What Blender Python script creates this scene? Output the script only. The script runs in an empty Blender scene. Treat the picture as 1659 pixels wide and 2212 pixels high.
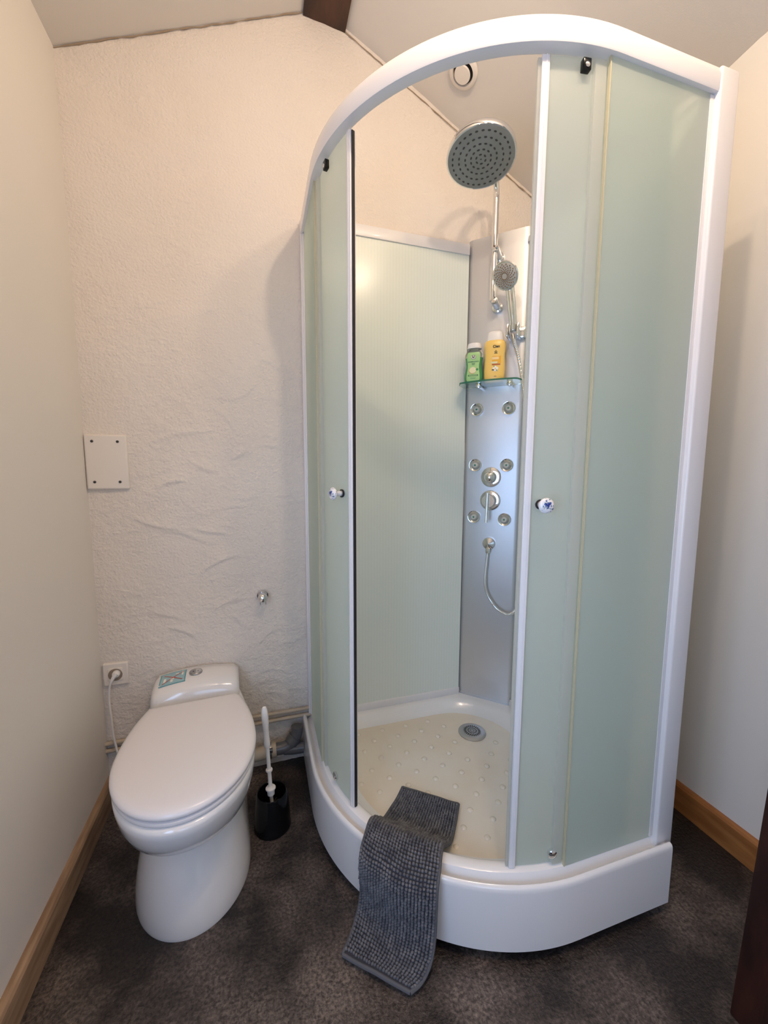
import bpy, bmesh, math, random
from math import sin, cos, pi, sqrt, radians
from mathutils import Vector, Matrix, noise

scene = bpy.context.scene
C = scene.collection
random.seed(7)

# ------------------------------------------------------------------ camera
YAW, PITCH, ROLL, FPX = 0.3015093, 0.1098013, 0.0035275, 869.679
CAM = Vector((0.557953, -1.612316, 1.221098))
fw = Vector((sin(YAW) * cos(PITCH), cos(YAW) * cos(PITCH), -sin(PITCH)))
rt0 = Vector((cos(YAW), -sin(YAW), 0.0)); up0 = rt0.cross(fw)
rt = rt0 * cos(ROLL) + up0 * sin(ROLL); up = up0 * cos(ROLL) - rt0 * sin(ROLL)
cam_data = bpy.data.cameras.new('camera')
cam = bpy.data.objects.new('camera', cam_data); C.objects.link(cam)
cam.matrix_world = Matrix(((rt.x, up.x, -fw.x, CAM.x), (rt.y, up.y, -fw.y, CAM.y), (rt.z, up.z, -fw.z, CAM.z), (0, 0, 0, 1)))
cam_data.sensor_fit = 'AUTO'; cam_data.sensor_width = 36.0
cam_data.lens = FPX / 2212.0 * 36.0
cam_data.clip_start = 0.02
scene.camera = cam

# ------------------------------------------------------------------ world, lights, exposure
world = bpy.data.worlds.new('world'); scene.world = world; world.use_nodes = True
world.node_tree.nodes['Background'].inputs['Color'].default_value = (0.75, 0.85, 1.0, 1)
world.node_tree.nodes['Background'].inputs['Strength'].default_value = 0.3
scene.view_settings.view_transform = 'Standard'
scene.view_settings.look = 'None'
scene.view_settings.gamma = 1.0
scene.view_settings.use_curve_mapping = False
scene.view_settings.exposure = -0.24
scene.cycles.max_bounces = 10
scene.cycles.diffuse_bounces = 5
scene.cycles.transmission_bounces = 8
scene.cycles.transparent_max_bounces = 12

# three bulbs of the ceiling spot bar that hangs under the ridge beam, behind the frame
WARM = (1.0, 0.765, 0.55)
for (bx, by, bz, e) in ((0.98, -1.18, 2.49, 20.0), (1.25, -1.20, 2.49, 10.0), (0.70, -1.16, 2.49, 4.0)):
    ld = bpy.data.lights.new('ceiling_bulb', 'POINT'); ld.energy = e; ld.color = WARM; ld.shadow_soft_size = 0.022
    lo = bpy.data.objects.new('ceiling_bulb', ld); C.objects.link(lo); lo.location = (bx, by, bz)
# daylight through the window in the left wall, beside the camera and outside the frame
ld = bpy.data.lights.new('window_daylight', 'AREA'); ld.shape = 'RECTANGLE'; ld.size = 0.80; ld.size_y = 0.95
ld.energy = 18.0; ld.color = (0.43, 0.635, 1.0)
lo = bpy.data.objects.new('window_daylight', ld); C.objects.link(lo)
lo.matrix_world = Matrix(((0, 0, -1, 0.012), (1, 0, 0, -1.64), (0, -1, 0, 1.12), (0, 0, 0, 1)))   # faces +x, into the room
# weaker daylight from the glazed door in the wall behind the camera
ld = bpy.data.lights.new('door_daylight', 'AREA'); ld.shape = 'RECTANGLE'; ld.size = 0.60; ld.size_y = 1.10
ld.energy = 7.0; ld.color = (0.43, 0.635, 1.0)
lo = bpy.data.objects.new('door_daylight', ld); C.objects.link(lo)
lo.location = (0.55, -2.58, 1.05); lo.rotation_euler = (radians(90), 0, 0)   # faces +y, into the room

# ------------------------------------------------------------------ materials
def mat(name, col, rough=0.5, metal=0.0, spec=0.5, coat=0.0, noise_col=None, nscale=5.0, bump=0.0, bscale=60.0, bdist=0.002, detail=4.0, stretch=None):
    m = bpy.data.materials.new(name); m.use_nodes = True
    nt = m.node_tree; b = nt.nodes['Principled BSDF']
    b.inputs['Base Color'].default_value = (*col, 1); b.inputs['Roughness'].default_value = rough
    b.inputs['Metallic'].default_value = metal; b.inputs['Specular IOR Level'].default_value = spec
    b.inputs['Coat Weight'].default_value = coat; b.inputs['Coat Roughness'].default_value = 0.08
    tc = nt.nodes.new('ShaderNodeTexCoord'); src = tc.outputs['Object']
    if stretch:
        mp = nt.nodes.new('ShaderNodeMapping'); mp.inputs['Scale'].default_value = stretch
        nt.links.new(src, mp.inputs['Vector']); src = mp.outputs['Vector']
    if noise_col:
        n = nt.nodes.new('ShaderNodeTexNoise'); n.inputs['Scale'].default_value = nscale; n.inputs['Detail'].default_value = detail
        nt.links.new(src, n.inputs['Vector'])
        r = nt.nodes.new('ShaderNodeValToRGB'); r.color_ramp.elements[0].position = 0.35; r.color_ramp.elements[1].position = 0.68
        r.color_ramp.elements[0].color = (*noise_col, 1); r.color_ramp.elements[1].color = (*col, 1)
        nt.links.new(n.outputs['Fac'], r.inputs['Fac']); nt.links.new(r.outputs['Color'], b.inputs['Base Color'])
    if bump:
        n2 = nt.nodes.new('ShaderNodeTexNoise'); n2.inputs['Scale'].default_value = bscale; n2.inputs['Detail'].default_value = 5.0
        nt.links.new(src, n2.inputs['Vector'])
        bp = nt.nodes.new('ShaderNodeBump'); bp.inputs['Strength'].default_value = bump; bp.inputs['Distance'].default_value = bdist
        nt.links.new(n2.outputs['Fac'], bp.inputs['Height']); nt.links.new(bp.outputs['Normal'], b.inputs['Normal'])
    return m

M = {}
M['plaster'] = mat('rough_plaster', (0.80, 0.735, 0.665), 0.9, spec=0.15, noise_col=(0.765, 0.69, 0.61), nscale=2.2, bump=0.8, bscale=130, bdist=0.005)
M['paint'] = mat('smooth_wall_paint', (0.79, 0.75, 0.69), 0.75, spec=0.2, noise_col=(0.77, 0.725, 0.665), nscale=1.6, bump=0.12, bscale=240, bdist=0.001)
M['paint_right'] = mat('white_wall_paint', (0.82, 0.78, 0.715), 0.75, spec=0.2, bump=0.10, bscale=240, bdist=0.001)
M['ceiling'] = mat('ceiling_paint', (0.70, 0.655, 0.60), 0.85, spec=0.15, bump=0.2, bscale=300, bdist=0.001)
M['white'] = mat('white_lacquered_aluminium', (0.80, 0.775, 0.77), 0.32, spec=0.45, coat=0.15)
M['tray'] = mat('white_acrylic', (0.80, 0.785, 0.775), 0.18, spec=0.5, coat=0.3)
M['ceramic'] = mat('white_glazed_ceramic', (0.80, 0.785, 0.775), 0.10, spec=0.55, coat=0.5)
M['seat'] = mat('white_seat_plastic', (0.80, 0.77, 0.775), 0.24, spec=0.5)
M['plastic'] = mat('cream_white_plastic', (0.80, 0.735, 0.66), 0.4)
M['whiteplastic'] = mat('white_plastic', (0.82, 0.79, 0.76), 0.35)
M['chrome'] = mat('polished_chrome', (0.80, 0.80, 0.80), 0.07, metal=1.0)
M['darkchrome'] = mat('dull_chrome', (0.45, 0.45, 0.45), 0.3, metal=1.0)
M['steel'] = mat('brushed_steel', (0.64, 0.645, 0.66), 0.42, metal=0.80, bump=0.04, bscale=40, bdist=0.001, stretch=(60, 60, 1.2))
M['drain'] = mat('drain_steel', (0.50, 0.49, 0.48), 0.38, metal=0.9)
M['black'] = mat('black_rubber', (0.012, 0.010, 0.012), 0.5)
M['blackgloss'] = mat('black_gloss_plastic', (0.004, 0.004, 0.0045), 0.16, spec=0.28)
M['hole'] = mat('dark_opening', (0.02, 0.018, 0.015), 0.8)
M['headface'] = mat('grey_shower_face', (0.27, 0.27, 0.255), 0.45, noise_col=(0.23, 0.235, 0.215), nscale=18)
M['sprayface'] = mat('pale_grey_spray_face', (0.46, 0.44, 0.40), 0.4)
M['nozzle'] = mat('dark_rubber_nozzle', (0.055, 0.05, 0.045), 0.6)
M['nozzle_amber'] = mat('amber_nozzle', (0.22, 0.13, 0.05), 0.5)
M['jetcore'] = mat('pale_jet_nozzle', (0.62, 0.60, 0.52), 0.4)
M['green_dot'] = mat('green_jet_tip', (0.05, 0.22, 0.14), 0.4)
M['wood_left'] = mat('pale_pine', (0.46, 0.305, 0.185), 0.6, noise_col=(0.27, 0.165, 0.095), nscale=6, stretch=(8, 1.2, 8), bump=0.15, bscale=30)
M['wood_right'] = mat('orange_pine', (0.44, 0.185, 0.055), 0.45, noise_col=(0.30, 0.11, 0.03), nscale=6, stretch=(8, 1.2, 8), bump=0.1, bscale=30)
M['beam'] = mat('dark_stained_oak', (0.085, 0.036, 0.019), 0.6, noise_col=(0.03, 0.014, 0.009), nscale=9, stretch=(2, 0.5, 2), bump=0.5, bscale=25, bdist=0.004)
M['post'] = mat('dark_red_brown_wood', (0.055, 0.017, 0.010), 0.6, spec=0.2, noise_col=(0.016, 0.006, 0.005), nscale=8, stretch=(2.5, 2.5, 0.6), bump=0.2, bscale=25)
M['pipe'] = mat('cream_painted_copper', (0.60, 0.50, 0.38), 0.45, noise_col=(0.47, 0.38, 0.28), nscale=14)
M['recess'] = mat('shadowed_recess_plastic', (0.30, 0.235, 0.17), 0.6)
M['crack'] = mat('brown_plaster_crack', (0.33, 0.25, 0.17), 0.9)
M['pvc'] = mat('grey_pvc', (0.12, 0.12, 0.125), 0.3)
M['ivorypipe'] = mat('ivory_rubber_sleeve', (0.52, 0.44, 0.33), 0.5)
M['orangeseal'] = mat('yellowed_seal', (0.55, 0.50, 0.33), 0.4)
M['mat'] = mat('grey_chenille', (0.185, 0.182, 0.19), 0.95, spec=0.1, noise_col=(0.10, 0.10, 0.112), nscale=45)
M['matback'] = mat('shade_darkened_backing', (0.045, 0.045, 0.052), 0.95, spec=0.1)  # darkened to paint the shade in the crevices between bobbles
M['hem'] = mat('grey_hem', (0.115, 0.115, 0.125), 0.9, spec=0.1)
M['ink'] = mat('black_ink', (0.015, 0.015, 0.015), 0.5)
M['paper_white'] = mat('print_white', (0.85, 0.83, 0.76), 0.5)
M['label_green'] = mat('light_green_label', (0.36, 0.60, 0.25), 0.45)
M['label_pale'] = mat('pale_cream_print', (0.72, 0.70, 0.46), 0.45)
M['label_dark'] = mat('dark_green_print', (0.03, 0.12, 0.07), 0.45)
M['yellow'] = mat('yellow_plastic', (0.88, 0.59, 0.16), 0.3, spec=0.5)
M['amber'] = mat('amber_print', (0.82, 0.42, 0.03), 0.4)
M['peach'] = mat('peach_print', (0.90, 0.66, 0.33), 0.4)
M['redprint'] = mat('rust_red_print', (0.42, 0.08, 0.02), 0.4)
M['teal'] = mat('teal_sticker', (0.13, 0.35, 0.42), 0.4)
M['teal_light'] = mat('pale_teal_print', (0.33, 0.52, 0.56), 0.4)
M['red'] = mat('red_print', (0.55, 0.05, 0.03), 0.4)
M['navy'] = mat('navy_print', (0.01, 0.02, 0.10), 0.3)
M['tan'] = mat('tan_print', (0.55, 0.38, 0.22), 0.5)
M['leaf'] = mat('leaf_print', (0.08, 0.20, 0.05), 0.5)


def floor_material():
    m = bpy.data.materials.new('dark_mottled_vinyl'); m.use_nodes = True; nt = m.node_tree; b = nt.nodes['Principled BSDF']
    tc = nt.nodes.new('ShaderNodeTexCoord')
    def nz(scale, detail, rough=0.6):
        n = nt.nodes.new('ShaderNodeTexNoise'); n.inputs['Scale'].default_value = scale; n.inputs['Detail'].default_value = detail
        n.inputs['Roughness'].default_value = rough; nt.links.new(tc.outputs['Object'], n.inputs['Vector']); return n
    def ramp(src, p0, c0, p1, c1):
        r = nt.nodes.new('ShaderNodeValToRGB'); r.color_ramp.elements[0].position = p0; r.color_ramp.elements[0].color = c0
        r.color_ramp.elements[1].position = p1; r.color_ramp.elements[1].color = c1; nt.links.new(src, r.inputs['Fac']); return r
    big = ramp(nz(3.2, 4).outputs['Fac'], 0.45, (0.019, 0.0135, 0.0125, 1), 0.72, (0.165, 0.130, 0.110, 1))
    fine = ramp(nz(130, 4).outputs['Fac'], 0.38, (0.30, 0.29, 0.28, 1), 0.66, (1.9, 1.85, 1.8, 1))
    mix = nt.nodes.new('ShaderNodeMix'); mix.data_type = 'RGBA'; mix.blend_type = 'MULTIPLY'; mix.inputs['Factor'].default_value = 0.8
    nt.links.new(big.outputs['Color'], mix.inputs[6]); nt.links.new(fine.outputs['Color'], mix.inputs[7])
    nt.links.new(mix.outputs[2], b.inputs['Base Color'])
    rr = ramp(nz(60, 4).outputs['Fac'], 0.3, (0.33, 0.33, 0.33, 1), 0.7, (0.6, 0.6, 0.6, 1)); nt.links.new(rr.outputs['Color'], b.inputs['Roughness'])
    bp = nt.nodes.new('ShaderNodeBump'); bp.inputs['Strength'].default_value = 0.8; bp.inputs['Distance'].default_value = 0.004
    nt.links.new(nz(110, 3).outputs['Fac'], bp.inputs['Height']); nt.links.new(bp.outputs['Normal'], b.inputs['Normal'])
    b.inputs['Specular IOR Level'].default_value = 0.5
    return m
M['floor'] = floor_material()


def frosted(name, col, clear, rough):
    """etched greenish glass: part scatters through, part blurs what lies behind it"""
    m = bpy.data.materials.new(name); m.use_nodes = True; nt = m.node_tree
    nt.nodes.remove(nt.nodes['Principled BSDF']); out = nt.nodes['Material Output']
    tr = nt.nodes.new('ShaderNodeBsdfTranslucent'); tr.inputs['Color'].default_value = (*col, 1)
    df = nt.nodes.new('ShaderNodeBsdfDiffuse'); df.inputs['Color'].default_value = (*[c * 0.88 for c in col], 1)
    rf = nt.nodes.new('ShaderNodeBsdfRefraction'); rf.inputs['Color'].default_value = (*[min(1, c * 1.12) for c in col], 1)
    rf.inputs['IOR'].default_value = 1.06; rf.inputs['Roughness'].default_value = rough
    gl = nt.nodes.new('ShaderNodeBsdfGlossy'); gl.inputs['Roughness'].default_value = 0.22
    m1 = nt.nodes.new('ShaderNodeMixShader'); m1.inputs[0].default_value = 0.42
    nt.links.new(tr.outputs[0], m1.inputs[1]); nt.links.new(df.outputs[0], m1.inputs[2])
    m2 = nt.nodes.new('ShaderNodeMixShader'); m2.inputs[0].default_value = clear
    nt.links.new(m1.outputs[0], m2.inputs[1]); nt.links.new(rf.outputs[0], m2.inputs[2])
    m3 = nt.nodes.new('ShaderNodeMixShader'); m3.inputs[0].default_value = 0.035
    nt.links.new(m2.outputs[0], m3.inputs[1]); nt.links.new(gl.outputs[0], m3.inputs[2])
    nt.links.new(m3.outputs[0], out.inputs['Surface']); return m
M['frost'] = frosted('frosted_green_glass', (0.865, 0.925, 0.875), 0.42, 0.55)
M['sealstrip'] = frosted('milky_seal_strip', (0.90, 0.91, 0.86), 0.35, 0.5)


def striped_panel():
    m = bpy.data.materials.new('mint_striped_glass'); m.use_nodes = True; nt = m.node_tree; b = nt.nodes['Principled BSDF']
    tc = nt.nodes.new('ShaderNodeTexCoord')
    sx = nt.nodes.new('ShaderNodeSeparateXYZ'); nt.links.new(tc.outputs['Object'], sx.inputs[0])
    ad = nt.nodes.new('ShaderNodeMath'); ad.operation = 'ADD'; nt.links.new(sx.outputs['X'], ad.inputs[0]); nt.links.new(sx.outputs['Y'], ad.inputs[1])
    mu = nt.nodes.new('ShaderNodeMath'); mu.operation = 'MULTIPLY'; mu.inputs[1].default_value = 78.0; nt.links.new(ad.outputs[0], mu.inputs[0])
    fr = nt.nodes.new('ShaderNodeMath'); fr.operation = 'FRACT'; nt.links.new(mu.outputs[0], fr.inputs[0])
    r = nt.nodes.new('ShaderNodeValToRGB'); r.color_ramp.elements[0].position = 0.10; r.color_ramp.elements[0].color = (0.705, 0.755, 0.685, 1)
    r.color_ramp.elements[1].position = 0.22; r.color_ramp.elements[1].color = (0.745, 0.795, 0.725, 1)
    nt.links.new(fr.outputs[0], r.inputs['Fac']); nt.links.new(r.outputs['Color'], b.inputs['Base Color'])
    b.inputs['Roughness'].default_value = 0.22; b.inputs['Specular IOR Level'].default_value = 0.5
    return m
M['panel'] = striped_panel()


def clear_glass(name, col, rough=0.0):
    m = bpy.data.materials.new(name); m.use_nodes = True; b = m.node_tree.nodes['Principled BSDF']
    b.inputs['Base Color'].default_value = (*col, 1); b.inputs['Transmission Weight'].default_value = 1.0
    b.inputs['Roughness'].default_value = rough; b.inputs['IOR'].default_value = 1.45
    return m
M['shelfglass'] = clear_glass('clear_green_glass', (0.78, 0.93, 0.86))
M['glassedge'] = mat('green_glass_edge', (0.03, 0.16, 0.10), 0.1, spec=0.6)
M['clearbottle'] = clear_glass('clear_bottle_plastic', (0.93, 0.93, 0.88), 0.08)
M['greengel'] = mat('green_shampoo', (0.09, 0.36, 0.14), 0.12, spec=0.5)
M['greengel'].node_tree.nodes['Principled BSDF'].inputs['Transmission Weight'].default_value = 0.25


def porcelain():
    m = bpy.data.materials.new('blue_flowered_porcelain'); m.use_nodes = True; nt = m.node_tree; b = nt.nodes['Principled BSDF']
    tc = nt.nodes.new('ShaderNodeTexCoord')
    n = nt.nodes.new('ShaderNodeTexNoise'); n.inputs['Scale'].default_value = 170; n.inputs['Detail'].default_value = 2.5
    nt.links.new(tc.outputs['Object'], n.inputs['Vector'])
    ln = nt.nodes.new('ShaderNodeVectorMath'); ln.operation = 'DISTANCE'; ln.inputs[1].default_value = (0.001, -0.002, 0.038)
    nt.links.new(tc.outputs['Object'], ln.inputs[0])
    ml = nt.nodes.new('ShaderNodeMath'); ml.operation = 'MULTIPLY'; ml.inputs[1].default_value = 15.0; nt.links.new(ln.outputs['Value'], ml.inputs[0])
    ad = nt.nodes.new('ShaderNodeMath'); ad.operation = 'ADD'; nt.links.new(n.outputs['Fac'], ad.inputs[0]); nt.links.new(ml.outputs[0], ad.inputs[1])
    r = nt.nodes.new('ShaderNodeValToRGB'); e = r.color_ramp.elements
    e[0].position = 0.50; e[0].color = (0.006, 0.018, 0.20, 1); e[1].position = 0.66; e[1].color = (0.82, 0.80, 0.80, 1)
    q = r.color_ramp.elements.new(0.56); q.color = (0.03, 0.10, 0.38, 1)
    q = r.color_ramp.elements.new(0.60); q.color = (0.10, 0.16, 0.20, 1)
    nt.links.new(ad.outputs[0], r.inputs['Fac']); nt.links.new(r.outputs['Color'], b.inputs['Base Color'])
    b.inputs['Roughness'].default_value = 0.12; b.inputs['Coat Weight'].default_value = 0.5
    return m
M['porcelain'] = porcelain()

# ------------------------------------------------------------------ mesh helpers
def link(name, me, m, parent=None, smooth=True, angle=40):
    o = bpy.data.objects.new(name, me); C.objects.link(o)
    if m is not None and not me.materials: me.materials.append(M[m] if isinstance(m, str) else m)
    if smooth:
        for p in me.polygons: p.use_smooth = True
        try: me.set_sharp_from_angle(angle=radians(angle))
        except Exception: pass
    if parent is not None: attach(o, parent)
    return o

def world_of(o):
    """world matrix without a depsgraph update"""
    mw = o.matrix_basis.copy()
    if o.parent is not None: mw = world_of(o.parent) @ o.matrix_parent_inverse @ mw
    return mw
def attach(o, parent):
    o.parent = parent; o.matrix_parent_inverse = world_of(parent).inverted()

def data(verts, faces, name='mesh'):
    me = bpy.data.meshes.new(name); me.from_pydata([tuple(v) for v in verts], [], faces); me.update()
    bm = bmesh.new(); bm.from_mesh(me); bmesh.ops.recalc_face_normals(bm, faces=bm.faces); bm.to_mesh(me); bm.free()
    return me

def box_data(x0, x1, y0, y1, z0, z1, bev=0.0, seg=2, mx=None):
    bm = bmesh.new(); bmesh.ops.create_cube(bm, size=1)
    for v in bm.verts:
        v.co = Vector(((x0 + x1) / 2 + v.co.x * (x1 - x0), (y0 + y1) / 2 + v.co.y * (y1 - y0), (z0 + z1) / 2 + v.co.z * (z1 - z0)))
    if bev: bmesh.ops.bevel(bm, geom=list(bm.edges), offset=bev, segments=seg, affect='EDGES', profile=0.5)
    if mx is not None: bm.transform(mx)
    me = bpy.data.meshes.new('box'); bm.to_mesh(me); bm.free(); return me

def box(name, m, parent, x0, x1, y0, y1, z0, z1, bev=0.0, seg=2, mx=None):
    return link(name, box_data(x0, x1, y0, y1, z0, z1, bev, seg, mx), m, parent)

def lathe_data(prof, n=32, mx=None, cap=True):
    """prof: (r, h) about local z"""
    vs, fs = [], []
    for r, h in prof:
        for k in range(n): vs.append((r * cos(2 * pi * k / n), r * sin(2 * pi * k / n), h))
    for i in range(len(prof) - 1):
        for k in range(n): fs.append((i * n + k, i * n + (k + 1) % n, (i + 1) * n + (k + 1) % n, (i + 1) * n + k))
    if cap:
        if prof[0][0] > 1e-6: fs.append(tuple(range(n - 1, -1, -1)))
        if prof[-1][0] > 1e-6: fs.append(tuple((len(prof) - 1) * n + k for k in range(n)))
    if mx is not None: vs = [mx @ Vector(v) for v in vs]
    return data(vs, fs)

def lathe(name, m, parent, prof, n=32, mx=None, cap=True, angle=40):
    return link(name, lathe_data(prof, n, mx, cap), m, parent, angle=angle)

def axis_mx(pos, zdir, xhint=None):
    z = Vector(zdir).normalized(); h = Vector(xhint) if xhint is not None else (Vector((0, 0, 1)) if abs(z.z) < 0.9 else Vector((1, 0, 0)))
    x = (h - z * h.dot(z)).normalized(); y = z.cross(x)
    return Matrix(((x.x, y.x, z.x, pos[0]), (x.y, y.y, z.y, pos[1]), (x.z, y.z, z.z, pos[2]), (0, 0, 0, 1)))

def smooth_path(pts, per=8):
    P = [Vector(p) for p in pts]; out = []
    for i in range(len(P) - 1):
        p0 = P[i - 1] if i else P[0] * 2 - P[1]; p3 = P[i + 2] if i + 2 < len(P) else P[-1] * 2 - P[-2]
        p1, p2 = P[i], P[i + 1]
        for k in range(per):
            t = k / per
            out.append(0.5 * ((2 * p1) + (p2 - p0) * t + (2 * p0 - 5 * p1 + 4 * p2 - p3) * t * t + (3 * p1 - p0 - 3 * p2 + p3) * t ** 3))
    out.append(P[-1].copy()); return out

def tube_data(pts, rad, n=12, cap=True):
    pts = [Vector(p) for p in pts]; rf = rad if callable(rad) else (lambda i: rad)
    vs, fs = [], []; prev = None
    for i, p in enumerate(pts):
        t = ((pts[i + 1] if i + 1 < len(pts) else p) - (pts[i - 1] if i else p)).normalized()
        if prev is None:
            h = Vector((0, 0, 1)) if abs(t.z) < 0.9 else Vector((1, 0, 0)); x = (h - t * h.dot(t)).normalized()
        else: x = (prev - t * prev.dot(t)).normalized()
        prev = x; y = t.cross(x); r = rf(i)
        for k in range(n): vs.append(p + x * r * cos(2 * pi * k / n) + y * r * sin(2 * pi * k / n))
    for i in range(len(pts) - 1):
        for k in range(n): fs.append((i * n + k, i * n + (k + 1) % n, (i + 1) * n + (k + 1) % n, (i + 1) * n + k))
    if cap: fs.append(tuple(range(n - 1, -1, -1))); fs.append(tuple((len(pts) - 1) * n + k for k in range(n)))
    return data(vs, fs)

def tube(name, m, parent, pts, rad, n=12, cap=True): return link(name, tube_data(pts, rad, n, cap), m, parent)

def loft_data(rings, cap0=True, cap1=True):
    n = len(rings[0]); vs = [v for r in rings for v in r]; fs = []
    for i in range(len(rings) - 1):
        for k in range(n): fs.append((i * n + k, i * n + (k + 1) % n, (i + 1) * n + (k + 1) % n, (i + 1) * n + k))
    if cap0: fs.append(tuple(range(n - 1, -1, -1)))
    if cap1: fs.append(tuple((len(rings) - 1) * n + k for k in range(n)))
    return data(vs, fs)

def grid_data(nx, ny, f):
    vs = [f(i / nx, j / ny) for j in range(ny + 1) for i in range(nx + 1)]
    fs = [(j * (nx + 1) + i, j * (nx + 1) + i + 1, (j + 1) * (nx + 1) + i + 1, (j + 1) * (nx + 1) + i) for j in range(ny) for i in range(nx)]
    return data(vs, fs)

def bevel_mod(o, w, seg=3, ang=35):
    b = o.modifiers.new('bevel', 'BEVEL'); b.width = w; b.segments = seg; b.limit_method = 'ANGLE'; b.angle_limit = radians(ang); return o

def thing(name, label, cat, loc, group=None):
    o = bpy.data.objects.new(name, None); C.objects.link(o); o.location = loc; o.empty_display_size = 0.05
    tag(o, label, cat, group); return o
def tag(o, label, cat, group=None):
    o['label'] = label; o['category'] = cat
    if group: o['group'] = group
    return o
def struct(o): o['kind'] = 'structure'; return o

def text_data(body, size, extrude=0.0002, mx=None, bold=0.0, align='CENTER'):
    cu = bpy.data.curves.new('text', 'FONT'); cu.body = body; cu.size = size; cu.extrude = extrude; cu.align_x = align; cu.align_y = 'CENTER'
    cu.offset = bold; cu.resolution_u = 3
    to = bpy.data.objects.new('text', cu); C.objects.link(to)
    dg = bpy.context.evaluated_depsgraph_get(); me = bpy.data.meshes.new_from_object(to.evaluated_get(dg))
    bpy.data.objects.remove(to)
    if mx is not None: me.transform(mx)
    me.materials.clear(); return me

# ------------------------------------------------------------------ the room
XR, YB = 1.979, -2.60
RIDGE_L, RIDGE_R, ZR = 0.755, 0.905, 2.80
def z_right(y): return 2.262 + (2.452 - 2.262) * min(1.0, max(0.0, -y / 0.62))

def back_wall():
    import numpy as np
    xs = np.concatenate([np.arange(-0.03, 0.78, 0.0042), np.linspace(0.78, XR + 0.03, 70)]); zs = np.arange(0.0, 2.96, 0.0052)
    X, Z = np.meshgrid(xs, zs); D = np.zeros_like(X)
    rnd = random.Random(11)
    strokes = [(0.21, 1.02, -24, 0.11, 3.6), (0.30, 0.965, -10, 0.10, 3.0), (0.27, 0.60, -32, 0.07, 4.0), (0.22, 0.68, -30, 0.06, 3.0), (0.42, 0.86, 14, 0.09, 3.2), (0.38, 0.985, -25, 0.08, 3.4),
               (0.30, 1.33, 24, 0.12, 2.6), (0.36, 1.23, -32, 0.07, 3.0), (0.50, 1.28, 50, 0.05, 3.2), (0.26, 1.16, 4, 0.06, 4.0), (0.45, 0.70, 20, 0.08, 2.8), (0.58, 0.55, 30, 0.07, 2.6), (0.62, 1.60, -12, 0.06, 2.4), (0.52, 1.50, 35, 0.06, 2.6)]
    for k in range(70):
        z = rnd.uniform(0.25, 1.9); strokes.append((rnd.uniform(0.06, 0.72), z, rnd.choice((-1, 1)) * rnd.gauss(18, 14), rnd.uniform(0.03, 0.10), rnd.uniform(0.7, 2.2) * (1.0 if z < 1.5 else 0.6)))
    for k in range(16): strokes.append((rnd.uniform(0.06, 0.9), rnd.uniform(1.9, 2.7), rnd.gauss(10, 30), rnd.uniform(0.03, 0.08), rnd.uniform(0.4, 1.0)))
    for cx, cz, ang, L, h in strokes:
        a = radians(ang); dx, dz = X - cx, Z - cz
        u = (dx * cos(a) + dz * sin(a)) / L
        t = -dx * sin(a) + dz * cos(a) + 0.012 * np.sin(u * 2.1 + cx * 40) * (L / 0.08)
        w = np.clip(1 - u * u, 0, 1)
        f = np.where(t < 0, np.exp(-(t / 0.0045) ** 2), np.exp(-np.clip(t, 0, 1) / 0.022))
        D += 0.001 * h * w * f
    vs = []
    for j in range(len(zs)):
        for i in range(len(xs)):
            x, z = float(xs[i]), float(zs[j]); p = Vector((x, z, 0.0))
            rough = max(0.15, min(1.0, 1.55 - 0.55 * z + 0.9 * noise.noise(p * 2.6 + Vector((3, 7, 0)))))
            d = 0.006 * noise.noise(p * 2.3) + 0.0035 * noise.noise(p * 6.5 + Vector((5, 1, 0))) + rough * (0.0015 * noise.noise(p * 34) + 0.0017 * noise.noise(Vector((x * 60, z * 95, 4))))
            vs.append((x, -(d + float(D[j, i]) * 1.5), z))
    W = len(xs)
    fs = [(j * W + i, j * W + i + 1, (j + 1) * W + i + 1, (j + 1) * W + i) for j in range(len(zs) - 1) for i in range(W - 1)]
    me = bpy.data.meshes.new('wall_back'); me.from_pydata(vs, [], fs); me.update()
    return struct(link('wall_back', me, 'plaster', None, angle=180))
back_wall()
struct(box('wall_right', 'paint_right', None, XR, XR + 0.10, YB, 0.02, -0.02, 2.95))
def front_wall():
    x0, x1, z1 = 0.13, 0.97, 2.02
    bm = bmesh.new()
    for a, b, c, d in ((-0.1, x0, -0.02, 2.95), (x1, XR + 0.1, -0.02, 2.95), (x0, x1, z1, 2.95)):
        r = bmesh.ops.create_cube(bm, size=1)
        for v in r['verts']: v.co = Vector(((a + b) / 2 + v.co.x * (b - a), YB - 0.05 + v.co.y * 0.10, (c + d) / 2 + v.co.z * (d - c)))
    me = bpy.data.meshes.new('wall_front'); bm.to_mesh(me); bm.free()
    struct(link('wall_front', me, 'paint'))
    w = bpy.data.objects.new('door_1', None); C.objects.link(w); w.location = (0.55, YB, 0.0); struct(w)
    for a, b, c, d in ((x0, x0 + 0.11, 0.0, z1), (x1 - 0.11, x1, 0.0, z1), (x0 + 0.11, x1 - 0.11, 0.0, 0.45), (x0 + 0.11, x1 - 0.11, z1 - 0.38, z1)):
        box('door_frame', 'post', w, a, b, YB - 0.07, YB - 0.02, c, d, 0.004)
    box('door_pane', 'shelfglass', w, x0 + 0.11, x1 - 0.11, YB - 0.048, YB - 0.042, 0.45, z1 - 0.38)
front_wall()
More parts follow.
